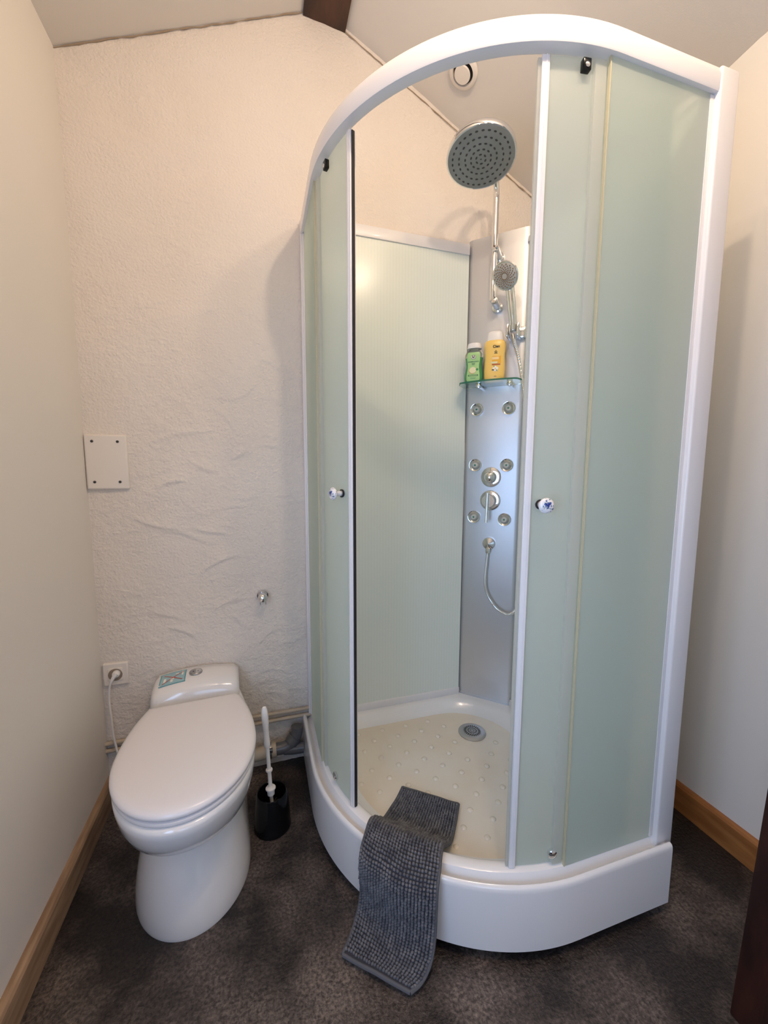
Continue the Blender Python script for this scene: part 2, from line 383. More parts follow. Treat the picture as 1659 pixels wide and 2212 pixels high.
# left wall with the window opening (out of the frame, beside the camera)
def left_wall():
    y0, y1, z0, z1 = -2.06, -1.22, 0.63, 1.61
    bm = bmesh.new()
    for a, b, c, d in ((YB, y0, -0.02, 2.95), (y1, 0.02, -0.02, 2.95), (y0, y1, -0.02, z0), (y0, y1, z1, 2.95)):
        r = bmesh.ops.create_cube(bm, size=1)
        for v in r['verts']: v.co = Vector((-0.05 + v.co.x * 0.10, (a + b) / 2 + v.co.y * (b - a), (c + d) / 2 + v.co.z * (d - c)))
    me = bpy.data.meshes.new('wall_left'); bm.to_mesh(me); bm.free()
    struct(link('wall_left', me, 'paint'))
    w = bpy.data.objects.new('window_1', None); C.objects.link(w); w.location = (0.0, -1.64, z0); struct(w)
    for a, b, c, d in ((y0, y0 + 0.05, z0, z1), (y1 - 0.05, y1, z0, z1), (y0 + 0.05, y1 - 0.05, z0, z0 + 0.05), (y0 + 0.05, y1 - 0.05, z1 - 0.05, z1)):
        box('window_frame', 'white', w, -0.07, -0.01, a, b, c, d, 0.004)
    box('window_pane', 'shelfglass', w, -0.045, -0.037, y0 + 0.05, y1 - 0.05, z0 + 0.05, z1 - 0.05)
left_wall()
# floor
struct(box('floor', 'floor', None, -0.1, XR + 0.1, YB, 0.02, -0.04, 0.0))
# ceiling: two slopes either side of the ridge beam
def ceiling():
    vs, fs = [], []
    n = 26
    for k in range(n + 1):
        y = 0.02 + (YB - 0.02) * k / n
        for x, z in ((-0.02, 2.482), (RIDGE_L + 0.01, 2.815), (RIDGE_R - 0.01, 2.81), (XR + 0.02, z_right(y))): vs.append((x, y, z))
        for x, z in ((XR + 0.02, z_right(y) + 0.06), (RIDGE_R - 0.01, 2.87), (RIDGE_L + 0.01, 2.875), (-0.02, 2.542)): vs.append((x, y, z))
    for k in range(n):
        for i in range(8): fs.append((k * 8 + i, k * 8 + (i + 1) % 8, (k + 1) * 8 + (i + 1) % 8, (k + 1) * 8 + i))
    fs.append(tuple(range(8))); fs.append(tuple(n * 8 + i for i in range(7, -1, -1)))
    struct(link('ceiling', data(vs, fs), 'ceiling', None, angle=20))
ceiling()
def ridge_beam():
    bm = bmesh.new(); n = 40; rings = []
    for k in range(n + 1):
        y = 0.0 + YB * k / n; r = []
        for i in range(9):
            t = i / 8; x = RIDGE_L + (RIDGE_R - RIDGE_L) * t
            r.append((x + 0.003 * noise.noise(Vector((i, y * 6, 0))), y, 2.800 - 0.012 * t + 0.006 * noise.noise(Vector((x * 20, y * 3, 1)))))
        r.append((RIDGE_R, y, 2.868)); r.append((RIDGE_L, y, 2.868)); rings.append(r)
    o = link('ridge_beam', loft_data(rings), 'beam', None)
    tag(o, 'dark brown wooden ridge beam at the peak of the ceiling', 'beam')
ridge_beam()
# thin dark gap between ceiling and rough wall, drawn as an irregular brown tube
def ceiling_crack(name, a, b, seed):
    a, b = Vector(a), Vector(b); pts = []
    for k in range(46):
        t = k / 45; p = a.lerp(b, t)
        p += Vector((0, 0.002 * noise.noise(Vector((t * 30, seed, 0))), 0.004 * noise.noise(Vector((t * 22, seed, 3)))))
        pts.append(p)
    return struct(tube(name, 'crack', None, pts, lambda i: max(0.0006, 0.0016 + 0.0022 * noise.noise(Vector((i * 0.7, seed, 8)))), 6))
ceiling_crack('trim_1', (0.0, -0.004, 2.487), (RIDGE_L, -0.004, 2.808), 1.3)
ceiling_crack('trim_2', (RIDGE_R, -0.004, 2.788), (1.75, -0.004, 2.372), 4.1)

# wooden baseboards
def baseboard(name, x0, x1, m, h, flip):
    # section with an eased upper edge, extruded along y
    t = x1 - x0; s = -1 if flip else 1; base = x1 if flip else x0
    prof = [(0, 0), (t, 0), (t, h - 0.010), (t - 0.004, h - 0.003), (t - 0.010, h), (0, h)]
    rings = []
    for k in range(31):
        y = -0.012 + (YB + 0.02 + 0.012) * k / 30
        w = 0.0015 * noise.noise(Vector((y * 2.2, h, 0)))
        rings.append([(base + s * px, y, pz + (w if pz > 0.03 else 0)) for px, pz in prof])
    return struct(link(name, loft_data(rings), m, None, angle=25))
baseboard('baseboard_left', 0.0, 0.020, 'wood_left', 0.092, False)
baseboard('baseboard_right', XR - 0.018, XR, 'wood_right', 0.098, True)

# dark leaning timber post at the right edge of the view, near the camera
def timber_post():
    lean = Matrix(((1, 0, 0.074, 0), (0, 1, 0, 0), (0, 0, 1, 0), (0, 0, 0, 1)))
    t = thing('wooden_post', 'dark red-brown wooden post standing at the right edge near the camera', 'post', (1.60, -1.13, 0.0))
    p = link('post_board', box_data(0, 0.098, -0.055, 0.0, 0, 2.515, 0.003, 2, Matrix.Translation((1.538, -1.10, 0)) @ lean), 'post', t)
    q = link('shaded_face_strip', box_data(0.099, 0.165, -0.075, -0.03, 0, 2.495, 0.003, 2, Matrix.Translation((1.538, -1.10, 0)) @ lean), 'black', t)  # black strip stands in for the post's side face in shadow
timber_post()

# ------------------------------------------------------------------ shower cabin
XL, YF, RAD = 0.704, -0.902, 0.598
CX, CY, X1 = XL + RAD, YF + RAD, 1.606
HP = pi / 2
def opath(a):
    """a<0: -a metres up the left side; 0..pi/2: along the quarter round; above: metres along the right front"""
    if a < 0: return Vector((XL, CY - a, 0)), Vector((-1, 0, 0))
    if a > HP: return Vector((CX + (a - HP), YF, 0)), Vector((0, -1, 0))
    n = Vector((-cos(a), -sin(a), 0)); return Vector((CX, CY, 0)) + n * RAD, n
def arange(a0, a1):
    out = []
    if a0 < 0: out += [a0] + [0.0] if a1 > 0 else [a0, a1]
    else: out.append(a0)
    b0, b1 = max(a0, 0.0), min(a1, HP)
    if b1 > b0:
        k = max(2, int((b1 - b0) / 0.035))
        out += [b0 + (b1 - b0) * i / k for i in range(k + 1)]
    if a1 > HP: out += [a1]
    res = []
    for v in out:
        if not res or v - res[-1] > 1e-5: res.append(v)
    return res
def sweep_data(prof, a0, a1):
    """closed section prof [(d, z)], d measured outwards from the tray outline"""
    rings = []
    for a in arange(a0, a1):
        p, n = opath(a); rings.append([(p.x + n.x * d, p.y + n.y * d, z) for d, z in prof])
    return loft_data(rings)
A_L, A_R = -(0 - CY) + 0.0, HP + (X1 - CX)     # left end at the back wall, right end
A_L = -abs(CY) + 0.006

cab = thing('shower_cabin', 'quarter-round shower cabin with white frame, frosted glass doors and white tray', 'shower cabin', (1.15, -0.45, 0.0))
# tray ------------------------------------------------------
skirt_prof = [(0.000, 0.028), (0.000, 0.188), (-0.001, 0.197), (-0.004, 0.202), (-0.009, 0.204), (-0.013, 0.202), (-0.016, 0.196), (-0.018, 0.150), (-0.018, 0.028)]
rim_prof = [(-0.0175, 0.150), (-0.0175, 0.178), (-0.0215, 0.1765), (-0.0265, 0.179), (-0.0315, 0.187), (-0.034, 0.198), (-0.0375, 0.2065), (-0.045, 0.2100), (-0.056, 0.2105), (-0.066, 0.208), (-0.073, 0.202), (-0.082, 0.180), (-0.092, 0.160), (-0.108, 0.147), (-0.128, 0.140), (-0.140, 0.1365), (-0.140, 0.128), (-0.02, 0.128)]
tray = link('tray_rim', sweep_data(rim_prof, A_L, A_R), 'tray', cab)
skirt = link('tray_skirt', sweep_data(skirt_prof, A_L, A_R), 'tray', cab)
box('skirt_end', 'tray', cab, X1 - 0.016, X1, YF + 0.018, -0.03, 0.028, 0.19, 0.003)
def tray_floor():
    # flat-ish well, falling slightly to the drain, with a rounded rear corner cove
    outline = []
    for a in arange(-0.20, HP + 0.20):
        p, n = opath(a); outline.append(p - n * 0.139)
    rc = 0.24
    xr, yb = X1 - 0.085, -0.085
    outline.append(Vector((xr, YF + 0.139 + 0.12, 0)))
    cc = Vector((xr - rc, yb - rc, 0))
    for k in range(13):
        t = HP * k / 12; outline.append(cc + Vector((cos(t) * rc, sin(t) * rc, 0)))
    outline.append(Vector((XL + 0.139, yb, 0)))
    cen = Vector((1.371, -0.236, 0))
    vs, fs = [], []
    lv = [(1.0, 0.1368), (0.93, 0.1355), (0.8, 0.1350), (0.6, 0.1345), (0.4, 0.134), (0.2, 0.1335), (0.08, 0.1330)]
    n = len(outline)
    for s, z in lv:
        for p in outline: q = cen.lerp(p, s); vs.append((q.x, q.y, z))
    for i in range(len(lv) - 1):
        for k in range(n): fs.append((i * n + k, i * n + (k + 1) % n, (i + 1) * n + (k + 1) % n, (i + 1) * n + k))
    fs.append(tuple((len(lv) - 1) * n + k for k in range(n)))
    # rear cove: from this outline up to the rectangular ledge, only along the rear part
    o = link('tray_floor', data(vs, fs), 'tray_floor', tray, angle=60)
    rear = outline[-14:]            # corner arc and rear-left end
    rear = [outline[-15]] + rear
    rings = []
    for p in rear:
        # outward direction towards the cabin walls
        d = Vector((0, 0, 0))
        k = rear.index(p)
        if k == 0: d = Vector((1, 0, 0))
        elif k == len(rear) - 1: d = Vector((0, 1, 0))
        else: d = (p - cc).normalized()
        ring = []
        for off, z in ((0.0, 0.1366), (0.014, 0.1395), (0.028, 0.147), (0.040, 0.160), (0.048, 0.167), (0.056, 0.1705), (0.066, 0.172)):
            q = p + d * off; ring.append(Vector((min(q.x, X1 - 0.002), min(q.y, -0.002), z)))
        # outer end reaches the rectangular corner of the cabin
        e = ring[-1]
        if k == 0: tgt = Vector((X1 - 0.002, e.y, 0.172))
        elif k == len(rear) - 1: tgt = Vector((e.x, -0.002, 0.172))
        else:
            f = min((X1 - 0.002 - cc.x) / max(1e-4, d.x), (-0.002 - cc.y) / max(1e-4, d.y)); tgt = Vector((cc.x + d.x * f, cc.y + d.y * f, 0.172))
        ring.append(tgt); rings.append(ring)
    vs = [v for r in rings for v in r]; m_ = len(rings[0])
    fs = [(i * m_ + k, i * m_ + k + 1, (i + 1) * m_ + k + 1, (i + 1) * m_ + k) for i in range(len(rings) - 1) for k in range(m_ - 1)]
    link('tray_ledge', data(vs, fs), 'tray', tray, angle=60)
M['tray_floor'] = mat('cream_lamplit_acrylic', (0.80, 0.735, 0.64), 0.22, spec=0.5, coat=0.2, noise_col=(0.76, 0.66, 0.53), nscale=4.5)  # warm lamp light put into the cream colour, with random mottling
tray_floor()
# moulded anti-slip domes on a diagonal grid
dome_me = lathe_data([(0.0105, 0.0), (0.0098, 0.0012), (0.0085, 0.0026), (0.0062, 0.0040), (0.0032, 0.0048), (0.0, 0.0050)], 14)
dome_me.materials.append(M['tray_floor'])
for p in dome_me.polygons: p.use_smooth = True
def inside_tray(x, y, marg):
    if x < CX and y < CY: return math.hypot(x - CX, y - CY) < RAD - marg
    return x > XL + marg and y > YF + marg
for i in range(-6, 12):
    for j in range(-10, 6):
        if (i + j) % 2: continue
        x, y = 1.0195 + 0.0512 * i, -0.3195 + 0.0508 * j
        if y > -0.105 or x > 1.50 or not inside_tray(x, y, 0.15): continue
        if math.hypot(x - 1.371, y + 0.236) < 0.095 or (x + y > 1.16): continue
        o = bpy.data.objects.new('grip_dome', dome_me); C.objects.link(o); o.location = (x, y, 0.1342); attach(o, tray)
# drain
dr = lathe('drain_cover', 'drain', tray, [(0.0, 0.0065), (0.020, 0.0062), (0.040, 0.0050), (0.052, 0.0032), (0.056, 0.0010), (0.056, -0.002)], 48, Matrix.Translation((1.371, -0.236, 0.136)), angle=60)
slot_bm = bmesh.new()
for ring, (r0, r1, cnt, w) in enumerate(((0.005, 0.0105, 8, 0.0016), (0.013, 0.0205, 16, 0.0021), (0.023, 0.0355, 24, 0.0024))):
    for k in range(cnt):
        t = 2 * pi * (k + 0.5 * (ring % 2)) / cnt; d = Vector((cos(t), sin(t), 0)); s = Vector((-sin(t), cos(t), 0)); pts = []
        for q in range(10):
            u = 2 * pi * q / 10; rr = (r0 + r1) / 2 + (r1 - r0) / 2 * cos(u)
            pp = d * rr + s * w * sin(u); hz = 0.0066 - 0.9 * (rr ** 2) + 0.0001
            pts.append(slot_bm.verts.new((1.371 + pp.x, -0.236 + pp.y, 0.136 + hz + 0.0002)))
        slot_bm.faces.new(pts)
me = bpy.data.meshes.new('slots'); slot_bm.to_mesh(me); slot_bm.free()
link('drain_slots', me, 'hole', tray, smooth=False)
# adjustable feet under the tray
for fx, fy in ((1.05, -0.60), (0.85, -0.28), (1.40, -0.75), (1.45, -0.2)):
    lathe('tray_foot', 'black', cab, [(0.022, 0.0), (0.022, 0.012), (0.010, 0.016), (0.010, 0.128)], 16, Matrix.Translation((fx, fy, 0)))

# top frame and wall posts ------------------------------------
top_prof = [(-0.026, 2.066), (-0.0245, 2.070), (-0.024, 2.100), (-0.026, 2.112), (-0.032, 2.119), (-0.042, 2.121), (-0.054, 2.119), (-0.057, 2.115), (-0.057, 2.072), (-0.055, 2.068), (-0.050, 2.066), (-0.032, 2.066)]
tf = link('top_frame', sweep_data(top_prof, A_L + 0.018, HP + (1.578 - CX)), 'white', cab)
rp = link('wall_post', box_data(1.572, 1.630, -0.880, -0.835, 0.176, 2.118, 0.005, 3), 'white', cab)
box('post_lip', 'white', rp, 1.560, 1.573, -0.868, -0.838, 0.209, 2.064, 0.002)
lp = link('wall_post', box_data(0.7285, 0.760, -0.026, -0.002, 0.205, 2.118, 0.004, 3), 'white', cab)
box('post_lip', 'white', lp, 0.735, 0.762, -0.036, -0.025, 0.209, 2.064, 0.002)

# fixed glass and sliding doors --------------------------------
def glass_sheet(name, a0, a1, d, z0, z1, parent, m='frost', th=0.005):
    return link(name, sweep_data([(d, z0), (d, z1), (d - th, z1), (d - th, z0)], a0, a1), m, parent, angle=25)
fl = glass_sheet('fixed_glass', A_L + 0.028, 0.012, -0.0355, 0.2070, 2.068, cab)
link('edge_seal', sweep_data([(-0.0345, 0.2070), (-0.0345, 2.067), (-0.0412, 2.067), (-0.0412, 0.2070)], 0.013, 0.0185), 'orangeseal', fl)
fr_ = glass_sheet('fixed_glass', HP - 0.042, HP + (1.564 - CX), -0.0355, 0.2070, 2.068, cab)
link('edge_seal', sweep_data([(-0.0345, 0.2070), (-0.0345, 2.067), (-0.0412, 2.067), (-0.0412, 0.2070)], HP - 0.0475, HP - 0.043), 'orangeseal', fr_)

def sliding_door(a_edge, a_tail, sgn, knob_a, knob_z, roll_a):
    """a_edge: leading edge (towards the opening), a_tail: end hidden behind the fixed glass"""
    D = -0.0500; lo, hi = (a_tail, a_edge) if a_tail < a_edge else (a_edge, a_tail)
    door = glass_sheet('sliding_door', lo, hi, D, 0.2135, 2.063, cab)
    w = 0.030 * sgn   # leading stile
    a, b = sorted((a_edge, a_edge + w))
    st = link('door_stile', sweep_data([(D + 0.006, 0.211), (D + 0.006, 2.060), (D - 0.012, 2.060), (D - 0.012, 0.211)], a, b), 'white', door, angle=30)
    bevel_mod(st, 0.002, 2)
    a, b = sorted((a_edge + w * 0.36, a_edge + w * 0.50))
    link('stile_groove', sweep_data([(D + 0.0070, 0.212), (D + 0.0070, 2.059), (D + 0.0055, 2.059), (D + 0.0055, 0.212)], a, b), 'white', st)
    a, b = sorted((a_edge + w * 1.02, a_edge + w * 1.02 + (0.0055 if sgn > 0 else 0.012) * sgn))
    link('magnetic_gasket', sweep_data([(D + 0.002, 0.213), (D + 0.002, 2.056), (D - 0.006, 2.056), (D - 0.006, 0.213)], a, b), 'black' if sgn > 0 else 'sealstrip', door)
    # milky strip beside the fixed glass edge
    e = roll_a[2]
    link('seal_strip', sweep_data([(D + 0.0095, 0.214), (D + 0.0095, 2.058), (D + 0.0012, 2.058), (D + 0.0012, 0.214)], e[0], e[1]), 'sealstrip', door)
    # porcelain knob on a short stem
    p, n = opath(knob_a); base = p + n * (D + 0.0005); base.z = knob_z
    mx = axis_mx(base, n)
    kn = bpy.data.objects.new('door_knob', lathe_data([(0.0085, 0.004), (0.0075, 0.010), (0.0075, 0.020), (0.0105, 0.0235), (0.0160, 0.0265), (0.0178, 0.0305), (0.0170, 0.0345), (0.0125, 0.0375), (0.006, 0.0388), (0.0, 0.0391)], 28))
    C.objects.link(kn); kn.data.materials.append(M['porcelain'])
    for q in kn.data.polygons: q.use_smooth = True
    kn.matrix_world = mx; attach_keep(kn, mx, door)
    lathe('knob_washer', 'black', kn, [(0.0, 0.0), (0.0115, 0.0), (0.0115, 0.004), (0.0, 0.004)], 24, mx)
    lathe('inner_knob_plate', 'whiteplastic', kn, [(0.0, -0.012), (0.010, -0.012), (0.012, -0.009), (0.012, -0.0055), (0.0, -0.0055)], 24, mx)
    # rollers top and bottom
    for ra, rz, kind in ((roll_a[0], 2.040, 'top'), (roll_a[1], 0.240, 'bottom')):
        p, n = opath(ra); q = p + n * (D + 0.001); q.z = rz
        m2 = axis_mx(q, n)
        if kind == 'top':
            t = n.cross(Vector((0, 0, 1))); bm2 = Matrix(((t.x, n.x, 0, q.x), (t.y, n.y, 0, q.y), (0, 0, 1, q.z), (0, 0, 0, 1)))
            rr = link('top_roller', box_data(-0.009, 0.009, 0.0, 0.012, -0.008, 0.014, 0.0015, 2, bm2), 'blackgloss', door)
            lathe('roller_wheel', 'chrome', rr, [(0.0, 0.0122), (0.005, 0.0122), (0.005, 0.0135), (0.003, 0.0142), (0.0, 0.0142)], 16, m2)
        else:
            rr = lathe('bottom_roller', 'chrome', door, [(0.0, -0.004), (0.012, -0.004), (0.013, 0.0), (0.013, 0.006), (0.009, 0.0095), (0.0, 0.011)], 20, m2)
    return door
def attach_keep(o, mw, parent):
    o.parent = parent; o.matrix_parent_inverse = world_of(parent).inverted(); o.matrix_basis = mw
R_ = radians
sliding_door(R_(23.3), -0.16, 1, R_(19.3), 1.148, (R_(12.0), R_(13.5), (R_(1.3), R_(4.6))))
sliding_door(R_(74.2), HP + 0.17, -1, R_(76.6), 1.138, (R_(82.0), R_(84.5), (R_(84.2), R_(86.9))))

# back and side panels -------------------------------------------
bp_ = box('back_panel', 'panel', cab, 0.742, 1.424, -0.012, -0.004, 0.20, 2.105)
box('panel_top_rail', 'white', bp_, 0.742, 1.424, -0.018, -0.003, 2.100, 2.142, 0.002)
box('panel_bottom_rail', 'white', bp_, 0.742, 1.424, -0.019, -0.003, 0.171, 0.203, 0.002)
sp_ = box('side_panel', 'panel', cab, 1.596, 1.604, -0.838, -0.176, 0.20, 2.105)
box('panel_top_rail', 'white', sp_, 1.590, 1.606, -0.838, -0.176, 2.100, 2.120, 0.002)
box('panel_bottom_rail', 'white', sp_, 1.588, 1.606, -0.838, -0.176, 0.171, 0.203, 0.002)

# ------------------------------------------------------------------ shower column across the corner
C0 = Vector((1.511, -0.091, 0)); EU = Vector((1, -1, 0)) / sqrt(2); EN = Vector((-1, -1, 0)) / sqrt(2)
def cp(u, z, n=0.0): return C0 + EU * u + EN * n + Vector((0, 0, z))
column = thing('shower_column', 'brushed steel shower column with body jets and overhead shower in the corner', 'shower column', (1.511, -0.091, 0.16))
def col_panel():
    sec = [(-0.1285, -0.020), (-0.1285, 0.000), (-0.122, 0.010), (-0.112, 0.0155), (-0.102, 0.017), (0.102, 0.017), (0.112, 0.0155), (0.122, 0.010), (0.1285, 0.000), (0.1285, -0.020)]
    rings = [[cp(u, z, n - 0.017) for u, n in sec] for z in (0.176, 2.160)]
    body = link('steel_panel', loft_data(rings), 'steel', column, angle=28)
    sec2 = [(u * 1.004, n + (0.003 if n > 0 else 0)) for u, n in sec]
    link('panel_foot_trim', loft_data([[cp(u, z, n - 0.017) for u, n in sec2] for z in (0.170, 0.180)]), 'steel', column, angle=28)
    for u in (-0.082, 0.082): lathe('rubber_foot', 'black', column, [(0.0, 0), (0.007, 0), (0.007, 0.012), (0.0, 0.012)], 12, Matrix.Translation(cp(u, 0.1655, -0.010)))
col_panel()
def on_col(u, z, n=0.0): return axis_mx(cp(u, z, n), EN, (0, 0, 1))
def col_lathe(name, m, prof, u, z, parent, n=28, off=0.0): return lathe(name, m, parent, prof, n, on_col(u, z, off))
# six body jets
for (u, z) in ((-0.067, 1.469), (0.065, 1.467), (-0.067, 1.233), (0.065, 1.233), (-0.067, 1.007), (0.064, 1.003)):
    j = col_lathe('body_jet', 'chrome', [(0.0, 0.001), (0.012, 0.002), (0.018, 0.005), (0.0235, 0.011), (0.0265, 0.0115), (0.0275, 0.008), (0.0275, 0.0)], u, z, column)
    c = col_lathe('jet_nozzle', 'jetcore', [(0.0115, 0.002), (0.0115, 0.009), (0.0095, 0.012), (0.0, 0.013)], u, z, j, 20)
    col_lathe('nozzle_tip', 'green_dot', [(0.0042, 0.0128), (0.0038, 0.0148), (0.0, 0.0152)], u, z, j, 12)
# diverter knob
d = col_lathe('diverter_plate', 'chrome', [(0.0425, 0.0), (0.0425, 0.004), (0.040, 0.0075), (0.032, 0.0095), (0.0, 0.0095)], 0.001, 1.182, column, 40)
col_lathe('diverter_knob', 'chrome', [(0.026, 0.009), (0.026, 0.022), (0.0245, 0.034), (0.020, 0.041), (0.011, 0.0455), (0.0, 0.0465)], 0.001, 1.182, d, 36)
# mixer with lever
d = col_lathe('mixer_plate', 'chrome', [(0.0435, 0.0), (0.0435, 0.004), (0.041, 0.008), (0.036, 0.0095), (0.0, 0.0095)], 0.001, 1.082, column, 40)
col_lathe('mixer_body', 'chrome', [(0.029, 0.009), (0.029, 0.040), (0.0265, 0.044), (0.0, 0.0445)], 0.001, 1.082, d, 36)
tube('mixer_lever', 'chrome', d, [cp(0.000, 1.116, 0.050), cp(-0.001, 0.992, 0.056)], 0.0058, 14)
# hose outlet
d = col_lathe('hose_outlet', 'chrome', [(0.0265, 0.0), (0.0265, 0.012), (0.025, 0.0155), (0.0, 0.0235)], 0.002, 0.894, column, 36)
lathe('outlet_nut', 'chrome', d, [(0.0, 0.0), (0.0105, 0.0), (0.0115, 0.003), (0.0115, 0.016), (0.0095, 0.021), (0.0, 0.021)], 6, axis_mx(cp(0.001, 0.874, 0.016), (0, 0, -1)))
# ribbed hose: outlet, loop, up behind the right door, to the hand shower
hose_pts = smooth_path([cp(0.001, 0.856, 0.017), cp(-0.003, 0.80, 0.018), cp(-0.006, 0.744, 0.020), cp(-0.001, 0.695, 0.024), cp(0.018, 0.655, 0.028), cp(0.058, 0.613, 0.034), cp(0.108, 0.606, 0.045), cp(0.140, 0.66, 0.058), cp(0.150, 0.80, 0.066), cp(0.150, 1.10, 0.070), cp(0.144, 1.42, 0.068), cp(0.112, 1.625, 0.062), cp(0.090, 1.705, 0.062), cp(0.081, 1.742, 0.060)], 34)
hose = tube('shower_hose', 'chrome', column, hose_pts, lambda i: 0.0066 if i % 3 else 0.0050, 12)
# hand shower in its wall cradle
hd_c = cp(0.058, 1.943, 0.115); hd_n = (EN * 0.80 + Vector((0, 0, -0.52)) + EU * -0.22).normalized()
hup = (Vector((0, 0, 1)) - hd_n * hd_n.z).normalized()
hs = bpy.data.objects.new('hand_shower', tube_data(smooth_path([cp(0.082, 1.752, 0.058), cp(0.081, 1.79, 0.062), cp(0.076, 1.84, 0.070), hd_c - hup * 0.058 - hd_n * 0.012, hd_c - hup * 0.026 - hd_n * 0.012], 6), lambda i: 0.0118 + 0.0058 * sin(min(1, i / 24) * pi * 0.62), 18))
C.objects.link(hs); hs.data.materials.append(M['chrome'])
for q in hs.data.polygons: q.use_smooth = True
attach(hs, column)
hmx = axis_mx(hd_c, hd_n, (0, 0, 1))
lathe('spray_head', 'chrome', hs, [(0.0, -0.020), (0.024, -0.019), (0.042, -0.012), (0.0500, -0.002), (0.0515, 0.004), (0.049, 0.008), (0.045, 0.009)], 40, hmx)
lathe('spray_face', 'sprayface', hs, [(0.0455, 0.0085), (0.040, 0.0105), (0.0, 0.012)], 40, hmx)
def dots(name, m, parent, mx, spots, r, h, rb=6):
    bm = bmesh.new()
    for x, y, ang, ex in spots:
        vs = []
        for k in range(8):
            t = 2 * pi * k / 8; a, b = r * ex * cos(t), r * sin(t)
            vs.append((x + a * cos(ang) - b * sin(ang), y + a * sin(ang) + b * cos(ang)))
        lo = [bm.verts.new((a, b, h - 0.0015)) for a, b in vs]; hi = [bm.verts.new((a * 0.2 + x * 0.8, b * 0.2 + y * 0.8, h + 0.0012)) for a, b in vs]; mid = [bm.verts.new((a, b, h + 0.0006)) for a, b in vs]
        for k in range(8):
            bm.faces.new((lo[k], lo[(k + 1) % 8], mid[(k + 1) % 8], mid[k])); bm.faces.new((mid[k], mid[(k + 1) % 8], hi[(k + 1) % 8], hi[k]))
        bm.faces.new(hi)
    bm.transform(mx); me = bpy.data.meshes.new(name); bm.to_mesh(me); bm.free()
    o = link(name, me, m, parent, smooth=False); o['kind'] = 'stuff'; return o
sp = []
for k in range(16):
    for q in range(6):
        r = 0.012 + 0.0056 * q; t = 2 * pi * k / 16 + q * 0.16; sp.append((r * cos(t), r * sin(t), t, 1.0))
dots('spray_nozzles', 'nozzle_amber', hs, hmx, sp, 0.0020, 0.0124)
cr = link('cradle', box_data(-0.018, 0.018, -0.002, 0.022, -0.020, 0.022, 0.004, 2, Matrix(((EU.x, EN.x, 0, cp(0.104, 1.757).x), (EU.y, EN.y, 0, cp(0.104, 1.757).y), (0, 0, 1, 1.757), (0, 0, 0, 1)))), 'chrome', column)
for s in (-1, 1):
    link('cradle_jaw', box_data(-0.0045, 0.0045, 0.012, 0.082, -0.026, 0.022, 0.003, 2, Matrix(((EU.x, EN.x, 0, cp(0.082 + s * 0.0195, 1.757).x), (EU.y, EN.y, 0, cp(0.082 + s * 0.0195, 1.757).y), (0, 0, 1, 1.757), (0, 0, 0, 1)))), 'chrome', cr)
# riser pipe with two wall mounts and the arm to the overhead shower
HEAD = cp(0.016, 2.218, 0.352); HN = (EN * 0.20 + EU * 0.06 + Vector((0, 0, -0.95))).normalized()
top = HEAD - HN * 0.045
riser_pts = smooth_path([cp(-0.002, 1.880, 0.062), cp(-0.001, 2.05, 0.062), cp(0.0, 2.20, 0.062), cp(0.001, 2.262, 0.066), cp(0.003, 2.300, 0.088), cp(0.006, 2.318, 0.14), cp(0.010, 2.318, 0.21), cp(0.014, 2.305, 0.28), top - HN * 0.012, top + HN * 0.01], 9)
riser = tube('riser_pipe', 'chrome', column, riser_pts, 0.0118, 18)
for mz in (2.070, 1.878):
    mt = lathe('pipe_mount', 'chrome', riser, [(0.0, 0.0), (0.0215, 0.0), (0.0225, 0.004), (0.0205, 0.010), (0.0145, 0.013), (0.0135, 0.030), (0.0135, 0.060), (0.0135, 0.072), (0.011, 0.0765), (0.0, 0.078)], 28, axis_mx(cp(0.006, mz - 0.006, 0.0), (EN + Vector((0, 0, 0.10))), (0, 0, 1)))
smx = axis_mx(HEAD, HN, (0, 0, 1))
oh = lathe('overhead_shower', 'chrome', column, [(0.0, -0.052), (0.017, -0.052), (0.020, -0.040), (0.030, -0.033), (0.066, -0.028), (0.098, -0.022), (0.1085, -0.013), (0.111, 0.002), (0.109, 0.0065), (0.106, 0.0068)], 64, smx)
lathe('shower_face', 'headface', oh, [(0.1075, 0.0055), (0.1035, 0.0078), (0.0, 0.0078)], 64, smx)
sp = [(0.0, 0.0, 0.0, 0.5)]
for r, cnt in ((0.0155, 6), (0.032, 12), (0.050, 18), (0.070, 24), (0.0905, 30)):
    for k in range(cnt):
        t = 2 * pi * k / cnt + r * 9; sp.append((r * cos(t), r * sin(t), t + HP, 1.75))
dots('shower_nozzles', 'nozzle', oh, smx, sp, 0.0028, 0.0079)
